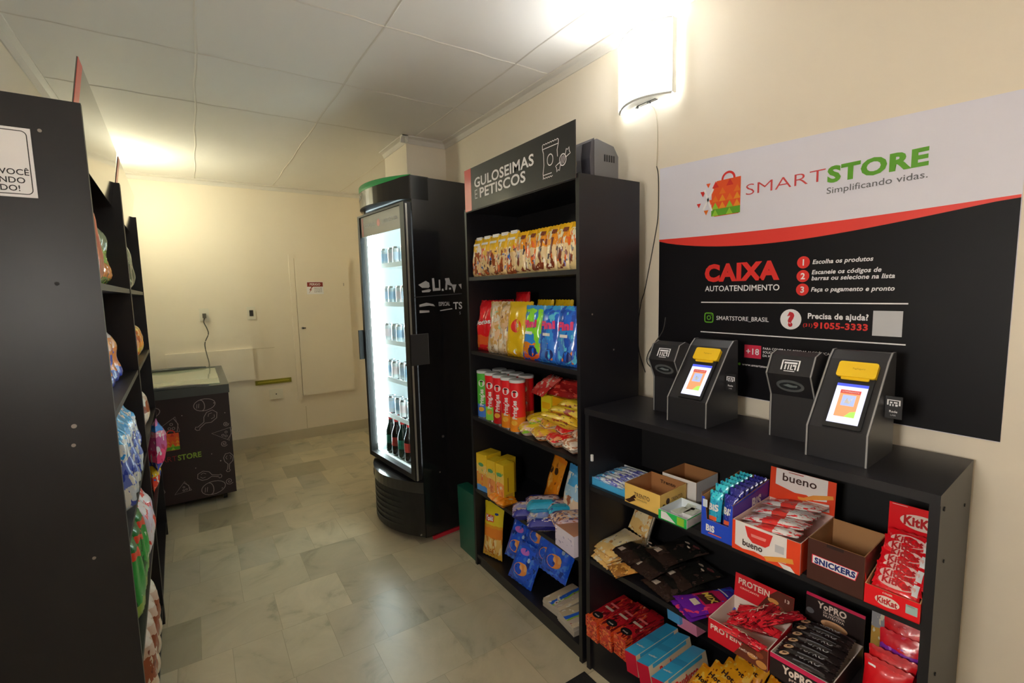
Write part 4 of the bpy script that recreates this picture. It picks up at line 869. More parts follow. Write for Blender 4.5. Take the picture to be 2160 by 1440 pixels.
# third shelf: snack tubes, yellow boxes, cookie packs
def tube_can(col, lower, labelc):
    t = MB(); r, h = .0365, .235; mm = mat('tube_' + col, col, .3, coat=.3); ml = mat('tube_' + lower, lower, .3, coat=.3); al = mat('can_aluminium', 'c9cccf', .25, metal=.9)
    t.lathe([(0, .0), (r, 0), (r, .004), (r, h * .30), (r, h)], mm, 22, mats={0: al, 1: al, 2: ml}); o = t.build('snack_tube')
    b = MB(); b.lathe([(r + .0012, h - .008), (r + .0012, h + .003), (r * .9, h + .005), (0, h + .005)], mat('clear_grey_lid', 'b8bcc0', .2), 22); b.build('plastic_lid', o)
    def cy(v): a = v.x / r; return Vector(((r + .0008 - v.y) * math.sin(a), -(r + .0008 - v.y) * math.cos(a), v.z))
    b = MB(); b.disc(0, .178, .017, 0, M_white, 18, fn=cy); b.poly([(-.010, .184), (.010, .184), (.008, .190), (-.008, .190)], -.0004, M_blkp, cy)
    M = Matrix.Rotation(0, 4, 'Y'); tm = MB(); tm.text('Pringles', 0, 0, .020, M_white, -.0004, w=.085, align='C', bold=.04, rot=PI / 2)
    b.add([cy(Vector((q[0] + .009, q[1], q[2] + .105))) for q in tm.v], tm.f, M_white)
    b.box(-.012, .012, 0, .0001, .0, .0001, M_white); b.disc(-.004, .045, .016, -.0003, mat('crisp_gold', 'e8b03c', .4), 14, fn=cy, rz=.012); b.build('printed_logo', o); return o
tg = tube_can('4aa83a', '3a6ac0', ''); trd = tube_can('c4161f', '7cc040', ''); trr = tube_can('c4161f', 'a01018', ''); tro = tube_can('c4161f', 'e88a1c', '')
place(tg, TALL, .062, .050, .815, 'green snack tube at the left end of the tube row', 'snack tube', 'snack tubes on the third shelf', 0, 0, R(36))
for i, (o, l) in enumerate(((trd, 'red snack tube with a green lower band, next to the green tube'), (trr, 'plain red snack tube, third in the front row'), (tro, 'red snack tube with an orange lower band, fourth in the front row'), (dup(tro), 'red snack tube with an orange lower band, rightmost in the front row'))):
    place(o, TALL, .142 + i * .080, .050 - .004 * i, .815, l, 'snack tube', 'snack tubes on the third shelf', 0, 0, R(34))
for i, src in enumerate((tg, trd, trr, tro)):
    place(dup(src), TALL, .075 + i * .080, .135, .815, ('green snack tube', 'red and green snack tube', 'plain red snack tube', 'red and orange snack tube')[i] + ' in the second row of tubes', 'snack tube', 'snack tubes on the third shelf', 0, 0, R(34))
a_yb = art('box_yellow', [(0, 'e2b318'), (.5, 'ecc522'), (.9, 'efca28')], [('c89414', 5, .62, .0, .5)], .4, seed=20, crinkle=0)
o = carton('yellow_box', .075, .05, .165, mat('yellow_green_card', 'c8c42a', .4), prints=[('f', 'rect', -.03, .10, .06, .03, M_yel)]); place(o, TALL, .455, .145, .815, 'lime-yellow carton behind the cookie packs', 'box', None, 0, 0, 0)
o = carton('yellow_box', .085, .05, .165, mat('amber_card', 'f2b416', .4)); place(o, TALL, .545, .145, .815, 'amber-yellow carton behind the cookie packs', 'box')
for i, (x, y, z, w, h) in enumerate(((.715, .21, .815, .21, .195), (.70, .145, .815, .20, .115))):
    o = pouch('yellow_snack_pack', w, h, .05, a_yb, [('rect', -.6, .6, .45, .50, mat('pack_brown_print', '7a4a1a', .4)), ('oval', .35, .75, .02, .012, mat('pack_dark_print', '3a2412', .4))], seed=41 + i, wr=.18); place(o, TALL, x, y, z, ('taller', 'shorter')[i] + ' yellow snack pack at the right back of the third shelf', 'snack pack', None, R(-5))
o = pouch('red_snack_bag', .26, .12, .05, art('bag_dark_red', [(0, '8a1c1c'), (.5, 'a82824'), (.9, '7a1818')], [('d05040', 6, .58, 0, 1), ('e8c0b0', 9, .68, 0, 1)], .2, seed=22), [], seed=45, wr=.3)
place(o, TALL, .50, .16, .982, 'dark red shiny bag lying across the tops of the yellow cartons', 'snack bag', None, R(-60), 0, R(6))
o = pouch('red_snack_bag', .12, .13, .04, art('bag_pink_red', [(0, 'b83030'), (.5, 'c85850'), (.9, '902020')], [('f0d0c0', 6, .58, 0, 1)], .2, seed=23), [], seed=46, wr=.3)
place(o, TALL, .44, .10, .985, 'crumpled pinkish red bag lying on the lime-yellow carton', 'snack bag', None, R(-55), 0, R(-10))
cook = [('d8c02a', '8cc83a', 'e6c0a8'), ('e0b82c', 'f0e2c8', 'c08048'), ('c01c22', 'f0e0d0', 'd89060'), ('d8ccc0', 'efe6dc', 'a8765a')]
for i, (c0, c1, c2) in enumerate(cook):
    m = art('cookie_pack_%d' % i, [(0, c0), (.45, c1), (.7, c2)], [(c2, 5, .55, 0, 1), ('5a3018', 8, .62, .3, 1), ('f6efe4', 7, .60, .3, 1)], .3, seed=30 + i, axis=1)
    for j in range(2):
        o = pouch('cookie_pack', .085, .150, .048, m, [], seed=50 + i * 2 + j, wr=.10, box=True)
        place(o, TALL, .43 + i * .108, .008 + j * .05, .840 + j * .030, '%s cookie pack, %s from left on the third shelf, %s' % (('yellow and lime', 'yellow and cream', 'red and cream', 'whitish')[i], ('first', 'second', 'third', 'fourth')[i], ('at the front', 'stacked above')[j]), 'cookie pack', 'cookie packs lying at the front of the third shelf', R(-90 + (0 if j == 0 else 4)), 0, R(-24 + 4 * i))
for j in range(3):
    m = art('cookie_pack_long', [(0, 'd8b82c'), (.4, 'e0c030'), (.8, 'c8a020')], [('8a2c18', 5, .60, .2, .8), ('3c2010', 7, .64, 0, 1)], .3, seed=40)
    o = pouch('cookie_pack', .085, .24, .045, m, [('rect', -.5, .5, .2, .8, mat('pack_brick', 'b04a1c', .4))] if j == 0 else [], seed=60 + j, wr=.10, box=True)
    place(o, TALL, .55 + .03 * j, .075 + .026 * j, .925 + .025 * j, ('lowest', 'middle', 'topmost')[j] + ' of three long yellow packs lying behind the cookie packs', 'cookie pack', 'long yellow packs on the third shelf', R(-90), R(0), R(-90))

# fourth shelf: yellow cartons, orange and blue packs
a_juice = art('carton_child_food', [(0, '3c7cc0'), (.16, 'e8a040'), (.45, 'ecca6a'), (.72, 'f0c828')], [('c85a30', 5, .58, .1, .5), ('5a8a4a', 6, .64, .4, .8), ('f8f0dc', 6, .62, .3, .7)], .4, seed=50, crinkle=0)
a_juice2 = art('carton_child_food_two', [(0, 'e8a85c'), (.2, 'e0904a'), (.5, 'e8c660'), (.72, 'f0c828')], [('b05a34', 5, .60, .1, .5), ('5a8a4a', 6, .62, .5, .8), ('f8f0dc', 6, .62, .2, .6)], .4, seed=51, crinkle=0)
M_ycard = mat('yellow_card', 'f1cb2a', .4)
for i, (x, y, w, d, h, ff, l) in enumerate(((.075, .012, .080, .10, .195, a_juice, 'leftmost yellow food carton with a blue base'), (.172, .010, .062, .07, .190, a_juice2, 'middle yellow food carton, in front'), (.168, .085, .06, .06, .185, a_juice2, 'yellow food carton behind the middle one'), (.238, .02, .058, .07, .188, a_juice2, 'rightmost yellow food carton'))):
    o = carton('food_carton', w, d, h, M_ycard, front=ff, prints=[('s', 'rect', .01, .02, d - .02, .018, mat('carton_text_grey', 'b08a30', .5)), ('s', 'rect', d * .35, .05, .006, .07, mat('carton_text_brown', '8a5a20', .5)), ('f', 'oval', -.003, h * .72, .02, .01, mat('carton_green', '4a8a5a', .5))])
    place(o, TALL, x, y, .428, l + ' on the fourth shelf', 'box', 'yellow food cartons on the fourth shelf', rz=R(10))
a_or = art('pack_orange', [(0, 'e88a18'), (.5, 'f0981c'), (.9, 'e88014')], [('8a4414', 5, .64, .3, .9), ('f8c060', 5, .6, 0, .6)], .3, seed=52)
for i, (x, rz) in enumerate(((.205, -8), (.255, 5), (.290, 12))):
    o = pouch('orange_snack_pack', .055, .11, .03, a_or, [('rect', -.5, .5, .55, .8, mat('pack_cream', 'f6ecc8', .4))], seed=70 + i, nu=8, box=True); place(o, TALL, x, -.02, .443, ('leftmost', 'middle', 'rightmost')[i] + ' of three small orange packs lying over the front edge of the fourth shelf', 'snack pack', 'small orange packs on the fourth shelf', R(-88 - 6 * i), 0, R(rz))
o = pouch('orange_snack_pack', .125, .225, .035, a_or, [('oval', -.45, .66, .017, .017, M_dbrown), ('oval', .35, .70, .017, .017, M_dbrown)], seed=75); place(o, TALL, .40, .20, .445, 'orange pack with two brown cookies printed, standing at the back of the fourth shelf', 'snack pack', None, R(-14), R(6), R(-12))
o = pouch('orange_snack_pack', .10, .16, .03, a_or, [], seed=76); place(o, TALL, .40, .10, .455, 'orange pack lying flat behind the blue cookie packs', 'snack pack', None, R(-84), 0, R(-40))
a_lb = art('pack_light_blue', [(0, '4a3a8a'), (.1, 'd8c0a8'), (.35, '9ac0dc'), (.6, '3a90c8'), (.9, '2f7cb4')], [('f0f4f8', 5, .56, .3, .85), ('8a4a2c', 5, .60, .05, .4)], .3, seed=53)
o = pouch('blue_cookie_bag', .13, .21, .045, a_lb, [], seed=77); place(o, TALL, .625, .135, .480, 'light blue cookie bag standing at the right of the fourth shelf', 'snack pack', None, R(-14), 0, R(-6))
a_nb = art('pack_navy_cookie', [(0, '20246e'), (.25, '8a8cb8'), (.7, '2a2c80')], [('c8b8b0', 5, .55, .1, .9), ('a8683c', 6, .62, .2, .8), ('e8e4e8', 8, .62, .1, .9)], .3, seed=54, axis=0)
a_nc = art('pack_teal_cookie', [(0, '20246e'), (.3, 'b8a8b0'), (.6, '2a90b0'), (.85, '2490b4')], [('5a3a3c', 7, .56, .2, .6), ('2a2c80', 5, .62, .0, .9), ('b07a58', 6, .62, 0, .7)], .28, seed=55, axis=0)
for i, (x, y, z, l, m, rz) in enumerate(((.395, -.012, .452, 'navy cookie pack lying at the front, bottom left of the stack', a_nb, -35), (.515, -.015, .452, 'navy cookie pack lying at the front, middle of the stack', a_nb, -35), (.46, .02, .498, 'navy and teal cookie pack on top of the stack', a_nc, -32), (.55, .07, .497, 'teal and navy cookie pack on top, behind', a_nc, -30), (.64, .045, .452, 'navy cookie pack lying under the right side of the stack', a_nb, -30), (.66, .01, .500, 'purple and tan cookie pack at the right top of the stack', art('pack_purple_cookie', [(0, '3a2c7a'), (.2, 'c8a890'), (.8, 'b8a0a8')], [('5a4a6a', 7, .52, .1, .9), ('a05c38', 5, .60, 0, 1), ('e0d8e0', 8, .6, 0, 1)], .3, seed=56, axis=0), -25))):
    o = pouch('cookie_pack', .12, .165, .05, m, [], seed=80 + i, wr=.07, box=True); place(o, TALL, x, y, z, l + ' on the fourth shelf', 'cookie pack', 'cookie packs on the fourth shelf', R(-90), 0, R(rz))
o = carton('wafer_box', .125, .14, .085, mat('lilac_card', 'cfc8dc', .4), front=art('lilac_front', [(0, 'c8c0d8'), (.6, 'd8d0e4')], [('8a84a8', 5, .58, .1, .9)], .4, seed=57, crinkle=0), top=mat('choc_brown_card', '9a6a52', .45)); place(o, TALL, .765, -.012, .428, 'lilac and brown wafer box at the right end of the fourth shelf', 'box', rz=R(-4))

# bottom shelf
a_hot = art('bag_corn_snack', [(0, 'e0b040'), (.1, 'f0c46a'), (.38, 'c8741c'), (.56, 'e8a020'), (.62, 'e8d22a')], [('b06a20', 6, .56, .04, .4), ('f8e2a0', 6, .60, .04, .38)], .25, seed=60)
o = pouch('corn_snack_bag', .135, .285, .05, a_hot, [('rect', -.62, .28, .68, .80, mat('hot_red', 'e0501c', .4)), ('Yoki', -.17, .705, .024, .052, M_white, .05), ('oval', .5, .84, .012, .006, mat('pack_deepblue', '283878', .4))], seed=90); place(o, TALL, .105, .045, .070, 'yellow and orange corn snack bag standing at the left of the bottom shelf', 'snack bag', None, R(-6), 0, R(16))
o = pouch('corn_snack_bag', .12, .24, .04, art('bag_brown_snack', [(0, '8a4a1c'), (.6, '9a5420'), (.85, 'c8c82a')], [('3c2010', 5, .58, 0, .8)], .25, seed=61), [], seed=91); place(o, TALL, .235, .13, .070, 'brown and lime snack bag in the shade behind the blue bags on the bottom shelf', 'snack bag', None, R(-8))
a_blu = art('bag_royal_blue', [(0, '1a48b8'), (.5, '1f52cc'), (.9, '1a44b0')], [('3a78e0', 5, .58, 0, 1), ('16307e', 6, .60, 0, 1), ('7ab0f0', 9, .70, .4, 1)], .2, seed=62)
M_cok = mat('cookie_print', 'c07a3c', .4)
bl = None
for i, (x, y, z, ry, l) in enumerate(((.285, .070, .130, 6, 'leftmost royal blue cookie bag, leaning'), (.40, .115, .215, 6, 'royal blue cookie bag at the back left'), (.375, .030, .072, 10, 'royal blue cookie bag at the very front of the slumped pile'), (.505, .090, .185, 6, 'royal blue cookie bag in the middle of the pile'), (.590, .060, .205, 12, 'rightmost royal blue cookie bag, leaning furthest'))):
    if bl is None: bl = o = pouch('blue_cookie_bag', .145, .185, .05, a_blu, [('oval', -.05, .38, .036, .030, M_cok), ('oval', .15, .45, .022, .018, mat('cookie_light', 'e0a868', .4)), ('oval', -.2, .8, .026, .014, mat('print_lilac', 'a05ab0', .4)), ('disc', .35, .68, .010, mat('print_ice', 'b8d4f4', .4))], seed=92, wr=.16, flat=True)
    else: o = dup(bl)
    place(o, TALL, x, y, z, l + ' on the bottom shelf', 'snack bag', 'royal blue cookie bags on the bottom shelf', R(-20), R(ry), R(14))
a_mag = art('magazine_pack', [(0, 'a89880'), (.34, '1f56b8'), (.5, '7aa030'), (.58, 'a8988a'), (.8, 'b8a890')], [('e8e0d4', 5, .6, 0, 1), ('8a3a3c', 6, .66, .5, 1)], .35, seed=63, axis=0)
for i, (x, y, z, rz) in enumerate(((.615, .035, .0625, 3), (.612, .038, .0755, 5), (.618, .034, .0885, 2), (.728, .020, .0625, -6), (.732, .016, .0755, -3), (.726, .022, .0885, -8))):
    o = carton('flat_snack_pack', .115, .175, .012, mat('pack_pale_edge', '9a9288', .5), top=a_mag if i in (2, 5) else None); place(o, TALL, x, y, z, '%s flat snack pack in the %s pile, bottom shelf' % (('lowest pale-edged', 'middle pale-edged', 'blue-striped topmost', 'lowest pale-edged', 'middle pale-edged', 'blue-striped topmost')[i], 'left' if i < 3 else 'right'), 'snack pack', 'flat packs on the bottom shelf', rz=R(rz))

# ---------------------------------------------------------------- counter, upper shelf
Z2 = CB[0]
def bars(fr, n, proto_fn, poses, label, cat, group):
    first = None; out = []
    for i in range(n):
        o = proto_fn() if first is None else dup(first); first = first or o
        x, y, z, rx, ry, rz = poses[i]; place(o, fr, x, y, z, label(i), cat, group, rx, ry, rz); out.append(o)
    return out
M_sky = mat('sky_card', '46a4d8', .4)
t, _ = tray('biscuit_tray', 'light blue open tray of wafer sticks at the left end of the upper counter shelf', CNT, .030, .016, Z2, .160, .185, .030, .030, M_sky, mat('tray_white', 'dce4ea', .6)); t.rotation_euler.z += R(1)
a_st = art('stick_blue_white', [(0, '58b4e4'), (.3, 'e4ecf4'), (.6, '6a70b8'), (.8, 'dfe8f2')], [('3c3c90', 7, .56, 0, 1), ('f4f8fc', 7, .56, 0, 1)], .3, seed=70)
bars(CNT, 7, lambda: pouch('wafer_stick', .030, .145, .022, a_st, [], seed=110, nu=6), [(.110, .034 + i * .0235, Z2 + .026 + .003 * (i % 2), R(-90), 0, R(90)) if False else (.035, .030 + i * .0235, Z2 + .026 + .002 * (i % 2), R(-90), 0, R(-90)) for i in range(7)],
     lambda i: 'blue and white wafer stick in the light blue tray, %s' % ('nearest the front edge', 'second from the front', 'third from the front', 'fourth from the front', 'fifth from the front', 'sixth from the front', 'at the back')[i], 'wafer stick', 'wafer sticks in the light blue tray')
a_tr = mat('tan_print_card', 'd8b25c', .45)
t, _ = tray('sweet_box', 'empty tan open carton with brown lettering at the front of the upper counter shelf', CNT, .205, -.004, Z2, .140, .145, .066, .068, a_tr, M_card)
face_print(t, [('TRENTO', .070, .032, .014, .062, mat('trento_brown', '5a4030', .4), .01), ('CHOCOLATE', .070, .022, .005, .04, mat('trento_brown', '5a4030', .4), 0), ('poly', [(.0, .006), (.034, .026), (.045, .018), (.020, .003)], M_dbrown), ('poly', [(.022, .020), (.04, .036), (.048, .026)], M_dbrown)])
b = MB(); sd = lambda v: Vector((.1408, v.x, v.z)); b.text('TRENTO', .088, .030, .012, mat('trento_brown', '5a4030', .4), 0, w=.06, align='C', fn=sd); b.disc(.04, .036, .010, 0, M_dbrown, 14, fn=sd); b.disc(.018, .024, .008, 0, M_dbrown, 12, fn=sd)
b.build('side_print', t); b = MB(); b.text('Trento', .07, .040, .012, M_dbrown, 0, w=.06, align='C', bold=.03, fn=lambda v: Vector((v.x, .1425, v.z))); b.build('inner_print', t)
t, _ = tray('sweet_box', 'white open carton behind the tan one on the upper counter shelf', CNT, .245, .150, Z2, .130, .135, .075, .075, mat('white_box_card', 'd6d4d6', .5), M_card)
t, _ = tray('mint_box', 'small green and white open carton beside the tan one', CNT, .350, -.020, Z2, .098, .125, .030, .030, mat('green_card', '1fa04c', .4), mat('tray_white', 'dce4ea', .6)); face_print(t, [('poly', [(.01, .004), (.062, .004), (.028, .028), (.01, .028)], M_white), ('rect', .066, .09, .004, .028, M_greenl)])
b = MB(); b.box(.0985, .0992, .002, .120, .003, .027, M_lgrey); b.build('side_print', t)
mp_ = None
for i, (x, y) in enumerate(((.385, .012), (.418, .030), (.402, .065))):
    if mp_ is None: mp_ = o = carton('mint_pack', .030, .055, .018, M_white, top=art('mint_top', [(0, 'f0f4f0'), (.6, 'e4efe6')], [('2a9a50', 4, .56, 0, 1)], .4, seed=71, crinkle=0))
    else: o = dup(mp_)
    place(o, CNT, x, y, Z2 + .003, ('left front', 'right front', 'rear')[i] + ' white mint pack in the small green carton', 'sweet pack', 'mint packs in the green carton', rz=R(-12 + 14 * i))
# blue wafer display with two rows
M_bisb = mat('bis_blue_card', '1c3fae', .35); M_bisp = mat('bis_purple_card', '46288c', .35)
t, _ = tray('wafer_display', 'tall blue display carton of wafer packs with purple right side on the upper counter shelf', CNT, .487, -.006, Z2, .092, .215, .115, .135, M_bisb, M_card, notch=.065)
face_print(t, [('BiS', .028, .018, .018, .026, M_white, .05), ('rect', .022, .062, .010, .013, mat('strip_orange', 'e8643c', .4)), ('rect', .004, .018, .085, .108, mat('wafer_white_label', 'd8e4f0', .4))])
b = MB(); sd = lambda v: Vector((.0926, v.x, v.z)); b.poly([(.002, .004), (.213, .004), (.213, .130), (.12, .120), (.002, .112)], 0, M_bisp, sd); b.text('BiS', .135, .075, .030, M_white, -.0004, w=.055, align='C', bold=.05, fn=lambda v: sd(v) + Vector((.0004, 0, 0))); b.build('side_print', t)
b = MB(); b.box(-.002, -.0005, .002, .213, .004, .125, mat('brown_side_card', '6a4a3c', .5)); b.build('side_card', t)
a_bt = art('wafer_teal', [(0, '1c3fae'), (.3, '2a98b8'), (.8, '35b4c4')], [('1c6a9c', 6, .6, 0, 1), ('d8f0f4', 8, .68, 0, 1)], .22, seed=72); a_bn = art('wafer_navy', [(0, '1c2c8a'), (.8, '242478')], [('4848a8', 7, .6, 0, 1), ('c8c8e8', 9, .70, 0, 1)], .22, seed=73)
for r_, (mm, xx, nm, zz) in enumerate(((a_bt, .512, 'teal', .008), (a_bn, .556, 'navy', .010))):
    bars(CNT, 7, lambda: pouch('wafer_pack', .040, .118, .024, mm, [('BiS', 0, .55, .018, .030, M_white, .05), ('rect', -.6, .6, .30, .40, mat('strip_orange', 'e8643c', .4)), ('rect', -.5, .5, .22, .26, M_lgrey)], seed=120 + r_, nu=8), [(xx, .018 + .028 * i, Z2 + zz + (.012 if i else 0), R(-7), 0, R(0)) for i in range(7)],
         lambda i: '%s wafer pack in the blue display carton, %s' % (nm, ('frontmost', 'second from the front', 'third from the front', 'fourth from the front', 'fifth from the front', 'sixth from the front', 'rearmost')[i]), 'wafer pack', nm + ' wafer packs in the blue display carton')
# orange and white hazelnut bar display
M_bo = mat('bueno_orange', 'ee4a26', .35); M_bw = mat('bueno_white', 'ece6e4', .4); M_bpk = mat('bueno_side', 'e6c6bc', .45)
t, hc = tray('chocolate_display', 'white and orange-red display carton with raised header card on the upper counter shelf', CNT, .582, -.010, Z2, .172, .215, .082, .085, M_bo, M_bpk, header=(.118, M_bo, R(-4)), m_front=M_bw)
gold = mat('wafer_bar_gold', 'd8923c', .45)
hc.scale.z = .80
face_print(t, [('rect', 0, .008, 0, .082, M_bo), ('rect', .140, .172, 0, .082, M_bo), ('poly', [(0, 0), (.172, 0), (.172, .012), (.14, .016), (.10, .008), (.06, .014), (.03, .009), (0, .016)], M_bo, -.0002),
               ('poly', [(.034, .076), (.106, .076), (.098, .045), (.088, .036), (.055, .036), (.042, .048)], M_red, -.0002), ('poly', [(.05, .060), (.09, .060), (.088, .052), (.052, .052)], mat('bueno_pink', 'f08a84', .4), -.0004),
               ('bueno', .055, .020, .017, .052, mat('print_darkbrown2', '2c1a18', .4), .02), ('rect', .112, .134, .036, .056, M_lgrey), ('poly', [(.085, .012), (.128, .028), (.155, .034), (.158, .022), (.13, .015), (.092, .002)], gold, -.0004), ('poly', [(.12, .012), (.15, .012), (.162, .0), (.135, .0)], M_bw, -.0004)])
face_print(hc, [('rect', .016, .152, .058, .118, M_bw), ('poly', [(.016, .058), (.152, .058), (.152, .044), (.12, .036), (.10, .048), (.07, .044), (.04, .052)], M_bw), ('rect', .152, .172, .05, .118, M_bo), ('bueno', .080, .078, .028, .090, M_dbrown, .015), ('rect', .05, .09, .110, .114, M_red),
                ('poly', [(.078, .034), (.094, .036), (.118, .054), (.152, .066), (.166, .070), (.168, .058), (.150, .050), (.12, .038), (.092, .024), (.080, .026)], gold, -.0004), ('poly', [(.098, .028), (.158, .036), (.160, .010), (.146, .008), (.126, .022)], M_bw, -.0002)], name='header_print')
a_bb = art('bar_hazelnut', [(0, 'e8e0de'), (.35, 'd84038'), (.6, 'e8e2e0')], [('c02428', 6, .56, 0, 1), ('6a5a58', 8, .64, 0, 1)], .28, seed=74)
bars(CNT, 7, lambda: pouch('chocolate_bar', .040, .155, .020, a_bb, [], seed=130, nu=6), [(.590, .016 + i * .0275, Z2 + .062 + .003 * i + (.008 if i % 2 else 0), R(-80), 0, R(-90)) for i in range(7)],
     lambda i: 'white and red hazelnut bar in the orange-red display carton, %s' % ('frontmost', 'second from the front', 'third from the front', 'middle', 'third from the back', 'second from the back', 'rearmost')[i], 'chocolate bar', 'hazelnut bars in the display carton')
# brown empty box
M_sb = mat('snickers_brown', '3b1f1a', .35)
t, _ = tray('sweet_box', 'empty dark brown open carton with a blue-on-white name strip on the upper counter shelf', CNT, .768, -.006, Z2, .116, .155, .104, .104, M_sb, mat('brown_cardboard', '8e6844', .8))
face_print(t, [('poly', [(.010, .066), (.010, .044), (.100, .040), (.106, .064)], mat('snickers_red_edge', 'c83048', .4)), ('poly', [(.012, .0645), (.012, .0455), (.099, .042), (.1035, .0625)], M_white, -.0003), ('SNICKERS', .058, .0470, .0135, .084, M_navy, .05, 0), ('rect', .040, .075, .096, .1035, mat('notch_dark', '241412', .5))])
# red bar display
M_kr = mat('kitkat_red', 'c8101c', .32)
t, hc = tray('chocolate_display', 'red display carton with raised header card at the right end of the upper counter shelf', CNT, .886, -.006, Z2, .098, .205, .045, .085, M_kr, mat('kraft_inner', 'a87c58', .8), header=(.125, M_kr, R(0)))
hc.scale.z = .88
M_cr = mat('kitkat_cream', 'f0dcd0', .4); M_kd = mat('kitkat_dark', 'a01018', .4)
hc.location.y = .150
face_print(hc, [('oval', .062, .085, .040, .021, M_cr), ('KitKat', .062, .074, .024, .066, M_kd, .05, 0), ('rect', .006, .035, .121, .1225, M_cr)], name='header_print')
face_print(t, [('oval', .042, .021, .022, .012, M_cr), ('KitKat', .042, .015, .013, .036, M_kd, .04, 0), ('rect', .074, .094, .014, .034, mat('nutrition_grey', '8aa09c', .4)), ('rect', .076, .092, .030, .033, M_white), ('4 FINGER', .042, .037, .004, .018, M_cr, .02)])
b = MB(); sd = lambda v: Vector((-.0008, v.x, v.z)); b.poly([(.002, .002), (.10, .002), (.10, .012), (.03, .020), (.002, .070)], 0, M_kr, sd); b.build('side_print', t)
a_kk = art('bar_red_finger', [(0, 'd01420'), (.9, 'b81018')], [('e04048', 6, .62, 0, 1)], .25, seed=75)
bars(CNT, 7, lambda: pouch('chocolate_bar', .088, .052, .015, a_kk, [('oval', 0, .52, .036, .014, mat('bar_oval_pale', 'c8a4a0', .3)), ('KitKat', 0, .40, .014, .056, M_kd, .04), ('rect', .68, .92, .25, .75, M_white)], seed=140, nu=10, nv=8),
     [(.935, .012 + i * .013, Z2 + .030 + .0115 * i, R(-46), 0, R((0, 3, -2, 2, -3, 4, 0)[i])) for i in range(7)],
     lambda i: 'red wafer finger bar in the red display carton, %s' % ('frontmost', 'second from the front', 'third from the front', 'middle', 'third from the back', 'second from the back', 'rearmost')[i], 'chocolate bar', 'red wafer bars in the display carton')

# ---------------------------------------------------------------- counter, middle shelf
Z3 = CB[1]
a_tan = art('pouch_tan', [(0, 'c8a86a'), (.3, 'e0d0a8'), (.8, 'd8cab0')], [('b07a3a', 5, .60, 0, .6), ('6a5a50', 7, .66, .4, 1), ('f2e8d0', 6, .58, 0, 1)], .3, seed=80)
for i, (x, y, z, rz) in enumerate(((.075, .0, .458, -12), (.072, .01, .474, -18), (.080, .02, .490, -8))):
    o = pouch('tan_pouch', .12, .17, .022, a_tan, [], seed=150 + i, wr=.15); place(o, CNT, x, y, z, ('lowest', 'middle', 'topmost')[i] + ' of three cream pouches lying at the left end of the middle counter shelf', 'snack pack', 'cream pouches on the middle counter shelf', R(-90 + 3 * i), 0, R(rz))
o = pouch('tan_pouch', .11, .19, .02, a_tan, [], seed=154, wr=.1); place(o, CNT, .105, .20, .505, 'cream pouch standing upright behind the black pouches, with a silver sealed edge', 'snack pack', None, R(-16), R(8), R(-8))
b = MB(); P = [(.050, -.004, .012), (.053, -.012, .06), (.053, -.014, .12), (.050, -.004, .178)]; b.tube(P, .006, mat('foil_edge', 'd8d0c4', .15, metal=.8), 6); b.build('foil_edge', o)
a_blk = art('pouch_black', [(0, '2c201c'), (.3, '1a1917'), (.9, '171716')], [('3a2c28', 5, .60, 0, 1), ('6a3430', 6, .70, .5, 1)], .22, coat=.6, seed=81)
M_creamp = mat('pouch_print_cream', 'b8a898', .35)  # pale cream for small marks and lettering on packs
bp = None
for i, (x, y, z, rx, rz) in enumerate(((.15, .03, .500, -88, -16), (.235, .02, .488, -87, -10), (.315, .008, .462, -90, -14), (.185, .06, .462, -90, 6), (.26, .09, .520, -84, -20), (.320, .08, .468, -84, -20))):
    if bp is None: bp = o = pouch('black_pouch', .13, .175, .026, a_blk, [('oval', -.1, .80, .012, .006, M_creamp), ('oval', .45, .86, .016, .008, mat('pouch_print_wine', '7a3a3a', .35)), ('rect', -.6, -.2, .12, .24, M_creamp), ('oval', .3, .72, .008, .004, M_creamp)], seed=160, wr=.16)
    else: o = dup(bp)
    place(o, CNT, x, y, z, ('topmost left', 'central', 'frontmost right', 'lowest left', 'raised back', 'rightmost back')[i] + ' glossy black pouch in the pile on the middle counter shelf', 'snack pack', 'glossy black pouches on the middle counter shelf', R(rx), 0, R(rz))
o = pouch('brown_snack_pouch', .075, .09, .02, art('pouch_golden', [(0, '8a5a24'), (.5, 'b8803c'), (.9, '6a4420')], [('e0b060', 6, .58, 0, 1), ('3a2818', 6, .62, 0, 1)], .3, seed=82), [], seed=165); place(o, CNT, .165, -.026, .468, 'small golden-brown pouch poking out in front of the black pouches', 'snack pack', None, R(-84), 0, R(-26))
a_pur = art('pouch_purple', [(0, '5a1c8a'), (.3, 'a81c4c'), (.6, 'b01e50'), (.72, '3a2a9a')], [('d83a6a', 5, .62, 0, .7), ('2848c0', 4, .56, .6, 1)], .25, seed=83)
pp = None
for i, (x, y, z, rz) in enumerate(((.425, -.012, .460, -22), (.430, -.008, .476, -26))):
    if pp is None: pp = o = pouch('purple_pouch', .105, .205, .020, a_pur, [('rect', -.55, .45, .32, .58, mat('pouch_dark_brown', '3a1c20', .4)), ('MIX', -.05, .42, .022, .06, mat('print_straw', 'd8b850', .4), .04), ('rect', -.3, .3, .16, .26, M_creamp), ('rect', -.9, .1, .74, .765, M_white), ('10', .4, .78, .016, .022, M_lgrey)], seed=170, wr=.1)
    else: o = dup(pp)
    place(o, CNT, x, y, z, ('lower', 'upper')[i] + ' of two purple and crimson pouches lying on the middle counter shelf', 'snack pack', 'purple pouches on the middle counter shelf', R(-90), 0, R(rz))
